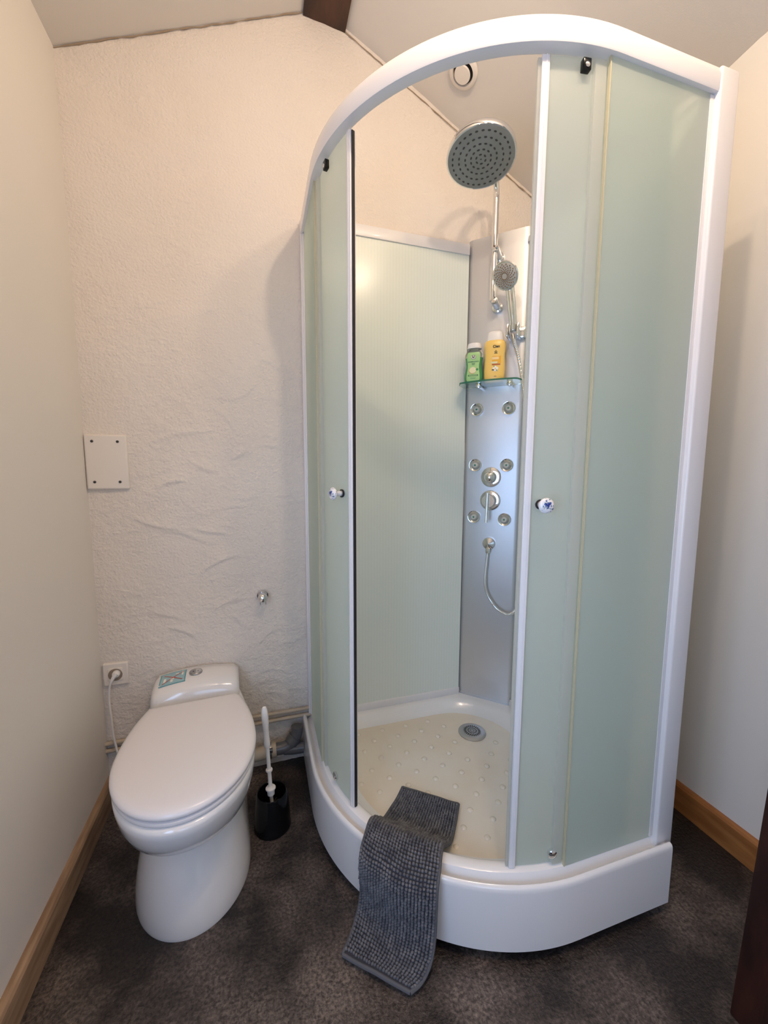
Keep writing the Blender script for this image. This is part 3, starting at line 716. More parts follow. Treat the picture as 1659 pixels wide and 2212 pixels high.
# glass shelf on two chrome studs
def shelf():
    def outl(s, z):
        pts = []
        for k in range(25):
            u = -0.124 + 0.248 * k / 24; t = abs(u) / 0.124
            nn = 0.128 - 0.018 * t ** 2 - (0.03 * max(0, (t - 0.86) / 0.14) ** 2)
            pts.append(cp(u * s, z, nn * s + 0.006 * (1 - s)))
        return pts + [cp(0.124 * s, z, 0.002), cp(-0.124 * s, z, 0.002)]
    sh = link('glass_shelf', loft_data([outl(1.0, 1.560), outl(1.0, 1.566)]), 'shelfglass', column, angle=30)
    # polished green edge of the pane
    fr = outl(1.0, 1.563)[:25]
    rings = []
    for k, p in enumerate(fr):
        n = (p - cp(0, 1.563, 0.0)); n.z = 0; n = EN if 2 < k < 22 else (EN * 0.4 + EU * (-0.9 if k < 12 else 0.9)).normalized()
        rings.append([p + n * 0.0006 + Vector((0, 0, s)) for s in (-0.003, 0.003)] + [p - n * 0.0012 + Vector((0, 0, s)) for s in (0.003, -0.003)])
    link('shelf_edge', loft_data(rings), 'glassedge', sh)
    for u in (-0.046, 0.078):
        s = col_lathe('shelf_stud', 'chrome', [(0.0, 0.0), (0.006, 0.0), (0.006, 0.060), (0.0105, 0.064), (0.0115, 0.072), (0.009, 0.079), (0.0, 0.082)], u, 1.5535, sh, 20)
shelf()

# ------------------------------------------------------------------ bottles on the glass shelf
def bottle_outline(prof, depth_ratio, base, mz0=0.0):
    """prof [(halfwidth, z)]; oval section, facing EN"""
    rings = []
    for w, z in prof:
        dpt = w * depth_ratio; r = []
        for k in range(32):
            t = 2 * pi * k / 32; c, s = cos(t), sin(t)
            x = w * (abs(c) ** 0.75) * (1 if c >= 0 else -1); y = dpt * (abs(s) ** 0.85) * (1 if s >= 0 else -1)
            r.append(base + FU * x + FN * y + Vector((0, 0, z)))
        rings.append(r)
    return loft_data(rings)
FN = (EN * 0.98 + EU * 0.12).normalized(); FU = Vector((-FN.y, FN.x, 0))
SZ = 1.5665
def front_mx(base, z, off, x=0.0):
    p = base + FU * x + FN * off + Vector((0, 0, z))
    return Matrix(((FU.x, 0, FN.x, p.x), (FU.y, 0, FN.y, p.y), (0, 1, 0, p.z), (0, 0, 0, 1)))
def width_at(prof, z):
    for (w0, z0), (w1, z1) in zip(prof, prof[1:]):
        if z0 <= z <= z1: return w0 + (w1 - w0) * ((z - z0) / max(1e-6, z1 - z0))
    return prof[-1][0]
def front_patch(prof, ratio, base, outline, off=0.0005):
    """label following the curved front; outline: list of (x, z)"""
    bm = bmesh.new(); rows = 14
    zs = [p[1] for p in outline]; z0, z1 = min(zs), max(zs)
    def span(z):
        xs = []
        n = len(outline)
        for i in range(n):
            (xa, za), (xb, zb) = outline[i], outline[(i + 1) % n]
            if abs(zb - za) < 1e-9:
                if abs(z - za) < 1e-6: xs += [xa, xb]
            elif min(za, zb) - 1e-9 <= z <= max(za, zb) + 1e-9: xs.append(xa + (xb - xa) * (z - za) / (zb - za))
        return min(xs), max(xs)
    grid = []
    for j in range(rows + 1):
        z = z0 + (z1 - z0) * j / rows; a, b = span(z); row = []
        for i in range(9):
            x = a + (b - a) * i / 8; w = width_at(prof, z); dd = w * ratio
            c = min(0.999, (abs(x) / w)) ** (1 / 0.75); y = dd * (max(0.0, 1 - c * c) ** 0.5) ** 0.85
            row.append(bm.verts.new(base + FU * x + FN * (y + off) + Vector((0, 0, z))))
        grid.append(row)
    for j in range(rows):
        for i in range(8): bm.faces.new((grid[j][i], grid[j][i + 1], grid[j + 1][i + 1], grid[j + 1][i]))
    me = bpy.data.meshes.new('patch'); bm.to_mesh(me); bm.free(); return me
def disc_outline(cx, cz, rx, rz, n=20): return [(cx + rx * cos(2 * pi * k / n), cz + rz * sin(2 * pi * k / n)) for k in range(n)]
def rect_outline(x0, x1, z0, z1): return [(x0, z0), (x1, z0), (x1, z1), (x0, z1)]

# yellow shower gel
yb = cp(0.014, SZ, 0.060)
ybot = thing('shower_gel_bottle', 'yellow shower gel bottle with a white cap, taller one on the glass shelf', 'bottle', yb)
yprof = [(0.034, 0.0), (0.0375, 0.004), (0.040, 0.020), (0.041, 0.045), (0.0395, 0.075), (0.039, 0.095), (0.0405, 0.120), (0.0415, 0.138), (0.0395, 0.152), (0.034, 0.159)]
link('bottle_body', bottle_outline(yprof, 0.52, yb), 'yellow', ybot, angle=60)
link('cap', bottle_outline([(0.0318, 0.1592), (0.0318, 0.166), (0.029, 0.186), (0.0265, 0.192), (0.020, 0.195)], 0.55, yb), 'whiteplastic', ybot, angle=60)
yl = link('label_print', front_patch(yprof, 0.52, yb, rect_outline(-0.008, 0.026, 0.068, 0.096)), 'amber', ybot)
link('label_print', front_patch(yprof, 0.52, yb, rect_outline(-0.008, 0.018, 0.083, 0.093), 0.0009), 'peach', ybot)
link('label_print', front_patch(yprof, 0.52, yb, rect_outline(-0.011, 0.013, 0.068, 0.075), 0.0009), 'label_pale', ybot)
link('label_print', front_patch(yprof, 0.52, yb, rect_outline(-0.008, 0.024, 0.0615, 0.0662), 0.0009), 'redprint', ybot)
def wrap_text(body, size, prof, ratio, base, z, x, off, bold=0.0):
    me = text_data(body, size, 0.00015, None, bold)
    for v in me.vertices:
        tx, tz, te = v.co.x + x, v.co.y + z, v.co.z
        w = width_at(prof, tz); c = min(0.999, abs(tx) / w) ** (1 / 0.75); y = w * ratio * (max(0.0, 1 - c * c) ** 0.5) ** 0.85
        v.co = base + FU * tx + FN * (y + off + te) + Vector((0, 0, tz))
    return me
link('brand_lettering', wrap_text('Cien', 0.0140, yprof, 0.52, yb, 0.1325, 0.007, 0.0009, 0.0005), 'ink', ybot, smooth=False)
for z, w in ((0.1175, 0.0055), (0.113, 0.012), (0.1095, 0.009), (0.1065, 0.013)):
    link('small_print', front_patch(yprof, 0.52, yb, rect_outline(0.006 - w / 2, 0.006 + w / 2, z - 0.0009, z + 0.0009), 0.0007), 'ink', ybot)
for k in range(5):
    t = 2 * pi * k / 5 + 0.3
    link('flower_petal', front_patch(yprof, 0.52, yb, disc_outline(0.006 + 0.007 * cos(t), 0.047 + 0.007 * sin(t), 0.0045, 0.0045), 0.0009), 'paper_white', ybot)
link('vanilla_pod', front_patch(yprof, 0.52, yb, [(-0.009, 0.043), (0.000, 0.040), (0.002, 0.044), (-0.004, 0.046)], 0.0012), 'ink', ybot)
link('leaf_print', front_patch(yprof, 0.52, yb, [(0.008, 0.041), (0.014, 0.037), (0.013, 0.042), (0.010, 0.044)], 0.0012), 'leaf', ybot)
link('leaf_print', front_patch(yprof, 0.52, yb, [(0.000, 0.055), (0.003, 0.054), (0.001, 0.059), (-0.001, 0.060)], 0.0012), 'leaf', ybot)
link('small_print', front_patch(yprof, 0.52, yb, rect_outline(0.001, 0.010, 0.0178, 0.0192), 0.0007), 'ink', ybot)

# green shampoo
gb = cp(-0.069, SZ, 0.062)
gbot = thing('shampoo_bottle', 'half-empty green shampoo bottle with a flared white cap, shorter one on the glass shelf', 'bottle', gb)
gprof = [(0.030, 0.0), (0.0365, 0.004), (0.0395, 0.018), (0.039, 0.034), (0.0345, 0.056), (0.0325, 0.068), (0.034, 0.084), (0.0368, 0.100), (0.0365, 0.114), (0.031, 0.126), (0.0205, 0.1325), (0.0185, 0.137)]
filled = [p for p in gprof if p[1] <= 0.100] 
link('liquid', bottle_outline([(w - 0.0012, z + 0.001) for w, z in filled], 0.58, gb), 'greengel', gbot, angle=60)
link('bottle_shell', bottle_outline([(0.0356, 0.1012), (0.0368, 0.106), (0.0365, 0.114), (0.031, 0.126), (0.0205, 0.1325), (0.0185, 0.137)], 0.58, gb), 'clearbottle', gbot, angle=60)
link('cap', bottle_outline([(0.0285, 0.1372), (0.0290, 0.139), (0.0262, 0.154), (0.0255, 0.157), (0.020, 0.159)], 0.80, gb), 'whiteplastic', gbot, angle=50)
lab = [(-0.0225, 0.006), (0.0225, 0.006), (0.0268, 0.012), (0.0262, 0.030), (0.0225, 0.056), (0.0222, 0.070), (0.0262, 0.095), (0.0262, 0.116), (0.0225, 0.121), (-0.0225, 0.121), (-0.0262, 0.116), (-0.0262, 0.095), (-0.0222, 0.070), (-0.0225, 0.056), (-0.0262, 0.030), (-0.0268, 0.012)]
link('label', front_patch(gprof, 0.58, gb, lab, 0.0008), 'label_green', gbot)
link('logo_ring', front_patch(gprof, 0.58, gb, disc_outline(0.0, 0.1015, 0.0092, 0.0092), 0.0014), 'ink', gbot)
link('logo_disc', front_patch(gprof, 0.58, gb, disc_outline(0.0, 0.1015, 0.0080, 0.0080), 0.0018), 'paper_white', gbot)
link('logo_letter', wrap_text('U', 0.0125, gprof, 0.58, gb, 0.1015, 0.0, 0.0022, 0.0009), 'ink', gbot, smooth=False)
link('lettering', wrap_text('SHAMPOOING', 0.0066, gprof, 0.58, gb, 0.0835, 0.0, 0.0013, 0.0001), 'label_dark', gbot, smooth=False)
for z, w in ((0.0768, 0.013), (0.0722, 0.011)):
    link('small_print', front_patch(gprof, 0.58, gb, rect_outline(-w / 2, w / 2, z - 0.0011, z + 0.0011), 0.0013), 'label_dark', gbot)
link('fruit_print', front_patch(gprof, 0.58, gb, disc_outline(-0.003, 0.0485, 0.0148, 0.0135), 0.0013), 'tan', gbot)
link('fruit_print', front_patch(gprof, 0.58, gb, disc_outline(-0.0015, 0.0505, 0.0138, 0.0125), 0.0017), 'label_pale', gbot)
link('badge_print', front_patch(gprof, 0.58, gb, disc_outline(0.0158, 0.0525, 0.0052, 0.0052), 0.0019), 'greengel', gbot)
link('label_bar', front_patch(gprof, 0.58, gb, rect_outline(-0.020, 0.020, 0.0265, 0.0325), 0.0013), 'label_dark', gbot)
link('label_bar_print', front_patch(gprof, 0.58, gb, rect_outline(-0.017, 0.017, 0.0283, 0.0308), 0.0017), 'label_green', gbot)
for z, w in ((0.0195, 0.024), (0.0165, 0.020)):
    link('small_print', front_patch(gprof, 0.58, gb, rect_outline(-w / 2, w / 2, z - 0.0006, z + 0.0006), 0.0013), 'greengel', gbot)

# ------------------------------------------------------------------ toilet
TP = Vector((0.318, -0.012, 0.0)); TA = radians(3.6)
TM = Matrix.Translation(TP) @ Matrix.Rotation(TA, 4, 'Z')
toilet = thing('toilet', 'white ceramic toilet with closed lid and low rear tank against the rough wall', 'toilet', TP)
def d_outline(wm, wb, yb_, ym, yf, n=28, pw=1.0):
    """closed outline seen from above, front towards -y; wm at ym, wb at the back"""
    right = []
    for k in range(n // 2 + 1):          # back -> middle
        t = k / (n // 2); y = yb_ + (ym - yb_) * t; right.append((wm - (wm - wb) * (1 - t) ** 2, y))
    for k in range(1, n + 1):            # middle -> tip
        t = HP * k / n; right.append((wm * cos(t) ** pw, ym + (yf - ym) * sin(t)))
    left = [(-x, y) for x, y in reversed(right[:-1])]
    pts = right + left
    return pts
def t_ring(z, args, zf=None):
    return [TM @ Vector((x, y, z if zf is None else zf(x, y))) for x, y in d_outline(*args)]
secs = [(0.0, (0.158, 0.150, -0.05, -0.37, -0.575)), (0.012, (0.159, 0.150, -0.05, -0.37, -0.577)), (0.05, (0.156, 0.148, -0.05, -0.365, -0.572)), (0.10, (0.148, 0.142, -0.05, -0.36, -0.558)),
        (0.15, (0.138, 0.134, -0.05, -0.35, -0.536)), (0.19, (0.130, 0.128, -0.05, -0.345, -0.520)), (0.213, (0.128, 0.126, -0.05, -0.345, -0.516)), (0.228, (0.131, 0.126, -0.05, -0.352, -0.526)),
        (0.245, (0.141, 0.127, -0.05, -0.37, -0.553)), (0.270, (0.155, 0.129, -0.05, -0.39, -0.594)), (0.300, (0.1665, 0.131, -0.05, -0.405, -0.628)), (0.335, (0.1745, 0.134, -0.05, -0.412, -0.650)),
        (0.370, (0.179, 0.137, -0.05, -0.416, -0.663)), (0.388, (0.180, 0.138, -0.05, -0.418, -0.667)), (0.396, (0.177, 0.136, -0.05, -0.418, -0.664)), (0.399, (0.170, 0.130, -0.05, -0.418, -0.656))]
bowl = link('toilet_bowl', loft_data([t_ring(z, a) for z, a in secs]), 'ceramic', toilet, angle=60)
# tank block
def tank():
    prof = [(-0.002, 0.27), (-0.002, 0.468), (-0.010, 0.4745), (-0.050, 0.4740), (-0.088, 0.470), (-0.112, 0.462), (-0.128, 0.450), (-0.137, 0.434), (-0.141, 0.410), (-0.143, 0.27)]
    hw = 0.143; rings = []
    for k in range(21):
        s = -1 + 2 * k / 20; x = hw * s
        # sides rounded: pull the section in at the ends
        e = max(0.0, (abs(s) - 0.90) / 0.10); pin = 0.010 * e * e
        rings.append([TM @ Vector((x, y + (pin if y < -0.1 else 0), (z - 0.017 * s * s - pin) if z > 0.3 else z)) for y, z in prof])
    return link('tank', loft_data(rings), 'ceramic', toilet, angle=60)
tk = bevel_mod(tank(), 0.006, 3, 50)
def tank_z(x, y):
    P = [(-0.010, 0.4745), (-0.050, 0.4740), (-0.088, 0.470), (-0.112, 0.462), (-0.128, 0.450)]
    for (y0, z0), (y1, z1) in zip(P, P[1:]):
        if y <= y0 and y >= y1: return z0 + (z1 - z0) * (y - y0) / (y1 - y0) - 0.017 * (x / 0.143) ** 2
    return 0.4745 - 0.017 * (x / 0.143) ** 2
def tank_patch(name, m, pts, off, parent):
    """flat print lying on the curved tank top; pts outline in toilet coordinates"""
    bm = bmesh.new(); c = (sum(p[0] for p in pts) / len(pts), sum(p[1] for p in pts) / len(pts)); rings = []
    for s in (1.0, 0.75, 0.5, 0.25):
        rings.append([bm.verts.new(TM @ Vector((c[0] + (x - c[0]) * s, c[1] + (y - c[1]) * s, tank_z(c[0] + (x - c[0]) * s, c[1] + (y - c[1]) * s) + off))) for x, y in pts])
    n = len(pts)
    for a, b in zip(rings, rings[1:]):
        for k in range(n): bm.faces.new((a[k], a[(k + 1) % n], b[(k + 1) % n], b[k]))
    bm.faces.new(rings[-1]); me = bpy.data.meshes.new(name); bm.to_mesh(me); bm.free()
    return link(name, me, m, parent, smooth=False)
def subdiv(pts, k=5):
    out = []
    for i in range(len(pts)):
        a, b = pts[i], pts[(i + 1) % len(pts)]
        for q in range(k): out.append((a[0] + (b[0] - a[0]) * q / k, a[1] + (b[1] - a[1]) * q / k))
    return out
sx0, sx1, sy0, sy1 = -0.121, -0.036, -0.022, -0.098
stk = tank_patch('warning_sticker', 'teal', subdiv([(sx0, sy0), (sx1, sy0), (sx1, sy1), (sx0, sy1)]), 0.0006, toilet)
stk['label'] = 'teal warning sticker crossed out in red'
tank_patch('sticker_field', 'teal_light', subdiv([(sx0 + 0.004, sy0 - 0.004), (sx1 - 0.004, sy0 - 0.004), (sx1 - 0.004, sy1 + 0.004), (sx0 + 0.004, sy1 + 0.004)]), 0.0010, stk)
def bar(ax, ay, bx, by, w):
    d = Vector((bx - ax, by - ay)).normalized(); n = Vector((-d.y, d.x)) * w / 2
    return subdiv([(ax + n.x, ay + n.y), (bx + n.x, by + n.y), (bx - n.x, by - n.y), (ax - n.x, ay - n.y)], 6)
for px, py, w, h in ((-0.104, -0.070, 0.008, 0.026), (-0.080, -0.066, 0.012, 0.012), (-0.081, -0.080, 0.008, 0.012), (-0.048, -0.044, 0.006, 0.026), (-0.066, -0.040, 0.010, 0.007)):
    tank_patch('pictogram', 'paper_white', subdiv([(px - w / 2, py + h / 2), (px + w / 2, py + h / 2), (px + w / 2, py - h / 2), (px - w / 2, py - h / 2)], 3), 0.0014, stk)
tank_patch('red_cross', 'red', bar(sx0 + 0.010, sy1 + 0.010, sx1 - 0.008, sy0 - 0.012, 0.0030), 0.0018, stk)
tank_patch('red_cross', 'red', bar(sx0 + 0.012, sy0 - 0.016, sx1 - 0.010, sy1 + 0.014, 0.0030), 0.0019, stk)
# dual flush button
bxc, byc = -0.004, -0.056
bz = tank_z(bxc, byc)
bmx = TM @ Matrix.Translation((bxc, byc, bz))
btn = lathe('flush_button', 'darkchrome', toilet, [(0.0225, -0.002), (0.0225, 0.003), (0.0212, 0.0042), (0.0195, 0.0034)], 36, bmx, cap=False)
def half(a0, a1, r): return [bmx @ Vector((r * cos(a0 + (a1 - a0) * k / 14), r * sin(a0 + (a1 - a0) * k / 14), 0)) for k in range(15)]
for nm, a0, a1, m in (('large_flush_half', HP, 3 * HP, 'darkchrome'), ('small_flush_half', -HP, HP, 'chromesatin')):
    if m == 'chromesatin' and m not in M: M[m] = mat('satin_chrome', (0.72, 0.71, 0.69), 0.35, metal=0.8)
    base = half(a0, a1, 0.0195)
    up_ = TM.to_3x3() @ Vector((0, 0, 1))
    link(nm, loft_data([[p + up_ * 0.001 for p in base], [p + up_ * 0.0038 for p in base]]), m, btn, smooth=False)
for dx, r in ((-0.008, 0.0045), (0.008, 0.0030)):
    pts = [bmx @ Vector((dx + r * 0.75 * sin(t) * sin(t / 2) ** 1.2, r * 1.1 * cos(t) * -1, 0.0041)) for t in [2 * pi * k / 16 for k in range(16)]]
    bm = bmesh.new(); bm.faces.new([bm.verts.new(p) for p in pts]); me = bpy.data.meshes.new('drop'); bm.to_mesh(me); bm.free()
    link('drop_print', me, 'navy', btn, smooth=False)
# seat ring and lid
def slab(name, m, secs_, parent):
    return link(name, loft_data([t_ring(z, a) for z, a in secs_]), m, parent, angle=50)
def grow(a, d): return (a[0] + d, a[1] + d, a[2] + d, a[3], a[4] - d)
base_o = (0.182, 0.140, -0.178, -0.415, -0.660)
seat = slab('toilet_seat', 'seat', [(0.400, grow(base_o, -0.010)), (0.402, grow(base_o, -0.002)), (0.406, grow(base_o, 0.000)), (0.411, grow(base_o, -0.0015)), (0.4125, grow(base_o, -0.006))], toilet)
lid_o = (0.183, 0.139, -0.176, -0.415, -0.658)
lid = slab('toilet_lid', 'seat', [(0.4145, grow(lid_o, -0.008)), (0.416, grow(lid_o, -0.002)), (0.420, grow(lid_o, 0.0015)), (0.426, grow(lid_o, 0.001)), (0.431, grow(lid_o, -0.003)), (0.4345, grow(lid_o, -0.010)), (0.4365, grow(lid_o, -0.024)), (0.438, grow(lid_o, -0.055)), (0.439, grow(lid_o, -0.10))], toilet)
for s in (-1, 1):
    link('hinge', lathe_data([(0.0, -0.022), (0.009, -0.022), (0.010, -0.020), (0.010, 0.020), (0.009, 0.022), (0.0, 0.022)], 16, TM @ axis_mx((s * 0.085, -0.176, 0.4105), (1, 0, 0))), 'seat', toilet)

# ------------------------------------------------------------------ toilet brush in its black holder
hx, hy = 0.570, -0.300
hold = thing('brush_holder', 'glossy black plastic toilet brush holder on the floor beside the toilet', 'brush holder', (hx, hy, 0))
lathe('holder_body', 'blackgloss', hold, [(0.0, 0.0), (0.060, 0.0), (0.0615, 0.004), (0.0600, 0.012), (0.0575, 0.060), (0.0530, 0.105), (0.0505, 0.122), (0.0480, 0.127), (0.0455, 0.125), (0.0430, 0.112), (0.045, 0.060), (0.046, 0.012), (0.0, 0.010)], 40, Matrix.Translation((hx, hy, 0)))
brush = thing('toilet_brush', 'white toilet brush with long handle standing in the black holder', 'toilet brush', (hx, hy, 0.012))
ax = Vector((-0.045, 0.03, 1.0)).normalized(); b0 = Vector((hx + 0.002, hy, 0.014))
amx = axis_mx(b0, ax, (1, 0, 0))
lathe('brush_stem', 'whiteplastic', brush, [(0.0, 0.006), (0.006, 0.006), (0.006, 0.10), (0.0065, 0.2), (0.0065, 0.283)], 16, amx)
lathe('stem_collar', 'whiteplastic', brush, [(0.0065, 0.183), (0.0105, 0.1845), (0.0115, 0.188), (0.0105, 0.1915), (0.0065, 0.193)], 20, amx)
lathe('splash_guard', 'whiteplastic', brush, [(0.005, 0.098), (0.0118, 0.100), (0.0125, 0.118), (0.0165, 0.120), (0.0165, 0.124), (0.012, 0.129), (0.0065, 0.130)], 24, amx)
lathe('handle_grip', 'whiteplastic', brush, [(0.0, 0.270), (0.0085, 0.271), (0.0105, 0.277), (0.0105, 0.290), (0.0088, 0.310), (0.0090, 0.335), (0.0112, 0.362), (0.0115, 0.382), (0.0095, 0.402), (0.006, 0.412), (0.0, 0.4145)], 24, amx)
bm = bmesh.new()
for k in range(150):
    t = k * 2.399963; h = 0.015 + 0.045 * k / 150; r = 0.030
    d = Vector((cos(t), sin(t), 0.15)).normalized(); s = Vector((-sin(t), cos(t), 0)) * 0.0009
    p = Vector((0, 0, h)) + d * 0.006; q = Vector((0, 0, h)) + d * r
    v = [bm.verts.new(amx @ x) for x in (p - s, p + s, q + s, q - s, p + Vector((0, 0, 0.0016)), q + Vector((0, 0, 0.0016)))]
    for f in ((0, 1, 2, 3), (0, 3, 5, 4), (1, 4, 5, 2)): bm.faces.new([v[i] for i in f])
me = bpy.data.meshes.new('bristles'); bm.to_mesh(me); bm.free()
o = link('bristles', me, 'nozzle', brush, smooth=False); o['kind'] = 'stuff'  # dark colour stands in for the shade inside the holder

# ------------------------------------------------------------------ things on the rough wall
# access plate
ap = thing('access_plate', 'cream square cover plate with four screws on the rough wall', 'cover plate', (0.064, -0.004, 1.236))
bevel_mod(link('plate', box_data(0.002, 0.1285, -0.0125, 0.004, 1.143, 1.329, 0.0), 'plastic', ap), 0.006, 3)
for sx, sz in ((0.0265, 1.306), (0.1015, 1.306), (0.0265, 1.169), (0.1015, 1.169)):
    s_ = lathe('screw', 'nozzle', ap, [(0.0045, 0.0), (0.0045, 0.0012), (0.0035, 0.002), (0.0, 0.0021)], 14, axis_mx((sx, -0.0125, sz), (0, -1, 0)))
    link('screw_slot', box_data(-0.0032, 0.0032, -0.0006, 0.0006, 0.0015, 0.0024, 0, 1, axis_mx((sx, -0.0125, sz), (0, -1, 0), (1, 0, 0.7))), 'black', s_)
# power socket
so = thing('power_socket', 'cream wall socket with round recess low beside the toilet', 'socket', (0.046, -0.004, 0.478))
bevel_mod(link('socket_plate', box_data(0.006, 0.086, -0.012, 0.004, 0.436, 0.520, 0.0), 'plastic', so), 0.005, 3)
bevel_mod(link('socket_insert', box_data(0.0225, 0.0695, -0.0145, -0.006, 0.4545, 0.5015, 0.0), 'plastic', so), 0.0015, 2)
lathe('socket_recess', 'recess', so, [(0.0225, -0.001), (0.0225, 0.0012), (0.0205, 0.0014), (0.0200, 0.0002), (0.0, 0.0002)], 32, axis_mx((0.0460, -0.0145, 0.478), (0, -1, 0)))
pc = thing('power_cable', 'white power cable with angled plug running down from the socket behind the toilet', 'cable', (0.046, -0.015, 0.478))
lathe('plug_body', 'whiteplastic', pc, [(0.0, 0.0), (0.0125, 0.0), (0.0125, 0.008), (0.0110, 0.013), (0.008, 0.0155), (0.0, 0.016)], 24, axis_mx((0.0500, -0.0148, 0.4825), (0, -1, 0)))
tube('plug_neck', 'whiteplastic', pc, smooth_path([(0.054, -0.027, 0.4865), (0.047, -0.030, 0.479), (0.040, -0.033, 0.467), (0.034, -0.033, 0.452)], 5), lambda i: 0.0085 - 0.0003 * i, 12)
tube('cord', 'whiteplastic', pc, smooth_path([(0.034, -0.033, 0.452), (0.029, -0.030, 0.43), (0.026, -0.028, 0.38), (0.028, -0.028, 0.33), (0.030, -0.029, 0.28), (0.036, -0.033, 0.23), (0.055, -0.045, 0.15), (0.10, -0.06, 0.06), (0.16, -0.06, 0.012)], 8), 0.0038, 10)
# small chrome hook on the wall
hk = thing('wall_hook', 'small round chrome hook on the rough wall left of the shower', 'hook', (0.560, -0.004, 0.720))
lathe('hook_rose', 'chrome', hk, [(0.0, -0.002), (0.0235, -0.002), (0.0235, 0.004), (0.021, 0.0075), (0.0, 0.0075)], 32, axis_mx((0.560, -0.002, 0.7215), (0, -1, 0)))
lathe('hook_head', 'chrome', hk, [(0.008, 0.007), (0.008, 0.024), (0.0150, 0.027), (0.0180, 0.033), (0.0185, 0.040), (0.0155, 0.048), (0.008, 0.0525), (0.0, 0.0535)], 32, axis_mx((0.560, -0.002, 0.7215), (0, -1, 0)))
for s in (-0.0095, 0.0105):
    tube('hook_prong', 'darkchrome', hk, smooth_path([(0.560 + s, -0.022, 0.716), (0.560 + s, -0.030, 0.706), (0.560 + s, -0.031, 0.692)], 4), 0.0017, 8)
# pipes along the foot of the wall
for i, (z, lab) in enumerate(((0.2285, 'upper cream-painted copper pipe along the foot of the rough wall'), (0.1985, 'lower cream-painted copper pipe along the foot of the rough wall'))):
    pts = [(x, -0.016 + 0.0015 * sin(x * 9 + i), z - 0.009 * max(0, 1 - x / 0.45) + 0.0015 * sin(x * 6.5 + 2 * i)) for x in [0.0 + 0.76 * k / 40 for k in range(41)]]
    o = tube('water_pipe', 'pipe', None, pts, 0.0075, 12)
    tag(o, lab, 'pipe', 'water pipes along the wall')
# waste pipe from the toilet into the grey drain
wp = thing('waste_pipe', 'grey plastic waste pipe with metal clamp running from the toilet to the shower', 'pipe', (0.60, -0.06, 0.10))
tube('ivory_sleeve', 'ivorypipe', wp, [(0.492, -0.068, 0.099), (0.53, -0.066, 0.101), (0.582, -0.062, 0.104)], lambda i: (0.024, 0.025, 0.0255)[i], 20)
tube('sleeve_lip', 'ivorypipe', wp, [(0.560, -0.062, 0.103), (0.594, -0.062, 0.1045)], 0.0285, 22)
cl = tube('hose_clamp', 'darkchrome', wp, [(0.566, -0.062, 0.1033), (0.576, -0.062, 0.1037)], 0.0305, 24)
box('clamp_screw', 'darkchrome', cl, 0.562, 0.580, -0.100, -0.084, 0.118, 0.131, 0.002)
tube('grey_pipe', 'pvc', wp, smooth_path([(0.592, -0.062, 0.1045), (0.625, -0.062, 0.106), (0.648, -0.060, 0.115), (0.667, -0.057, 0.135), (0.676, -0.054, 0.158), (0.678, -0.052, 0.180)], 5), 0.0235, 22)
tube('elbow_socket', 'pvc', wp, [(0.652, -0.059, 0.120), (0.668, -0.056, 0.140)], 0.0275, 22)
tube('branch_pipe', 'pvc', wp, [(0.625, -0.062, 0.100), (0.66, -0.062, 0.094), (0.700, -0.062, 0.092)], 0.0225, 22)

# ------------------------------------------------------------------ round vent on the sloping ceiling
vn = Vector((-0.49, 0, -1.0))
def ceil_z(x, y): return 2.81 + (z_right(y) - 2.81) * (x - (RIDGE_R - 0.01)) / (XR + 0.02 - (RIDGE_R - 0.01))
vx, vy = 1.300, -0.165
e = 0.01
vn = Vector(((ceil_z(vx + e, vy) - ceil_z(vx - e, vy)) / (2 * e), (ceil_z(vx, vy + e) - ceil_z(vx, vy - e)) / (2 * e), -1.0)).normalized()
vmx = axis_mx((vx, vy, ceil_z(vx, vy)), vn, (0, 1, 0))
vent = thing('ceiling_vent', 'round cream ventilation valve on the sloping ceiling above the shower', 'vent', (vx, vy, ceil_z(vx, vy)))
lathe('vent_flange', 'plastic', vent, [(0.0, -0.003), (0.052, -0.003), (0.052, 0.004), (0.048, 0.0085), (0.038, 0.010), (0.0365, 0.006), (0.036, 0.001), (0.0, 0.001)], 48, vmx)
lathe('vent_throat', 'hole', vent, [(0.0358, 0.0012), (0.0358, 0.0022), (0.0, 0.0022)], 40, vmx)
lathe('vent_disc', 'plastic', vent, [(0.010, 0.0015), (0.010, 0.010), (0.0285, 0.0115), (0.0295, 0.014), (0.027, 0.0165), (0.0, 0.018)], 40, vmx)

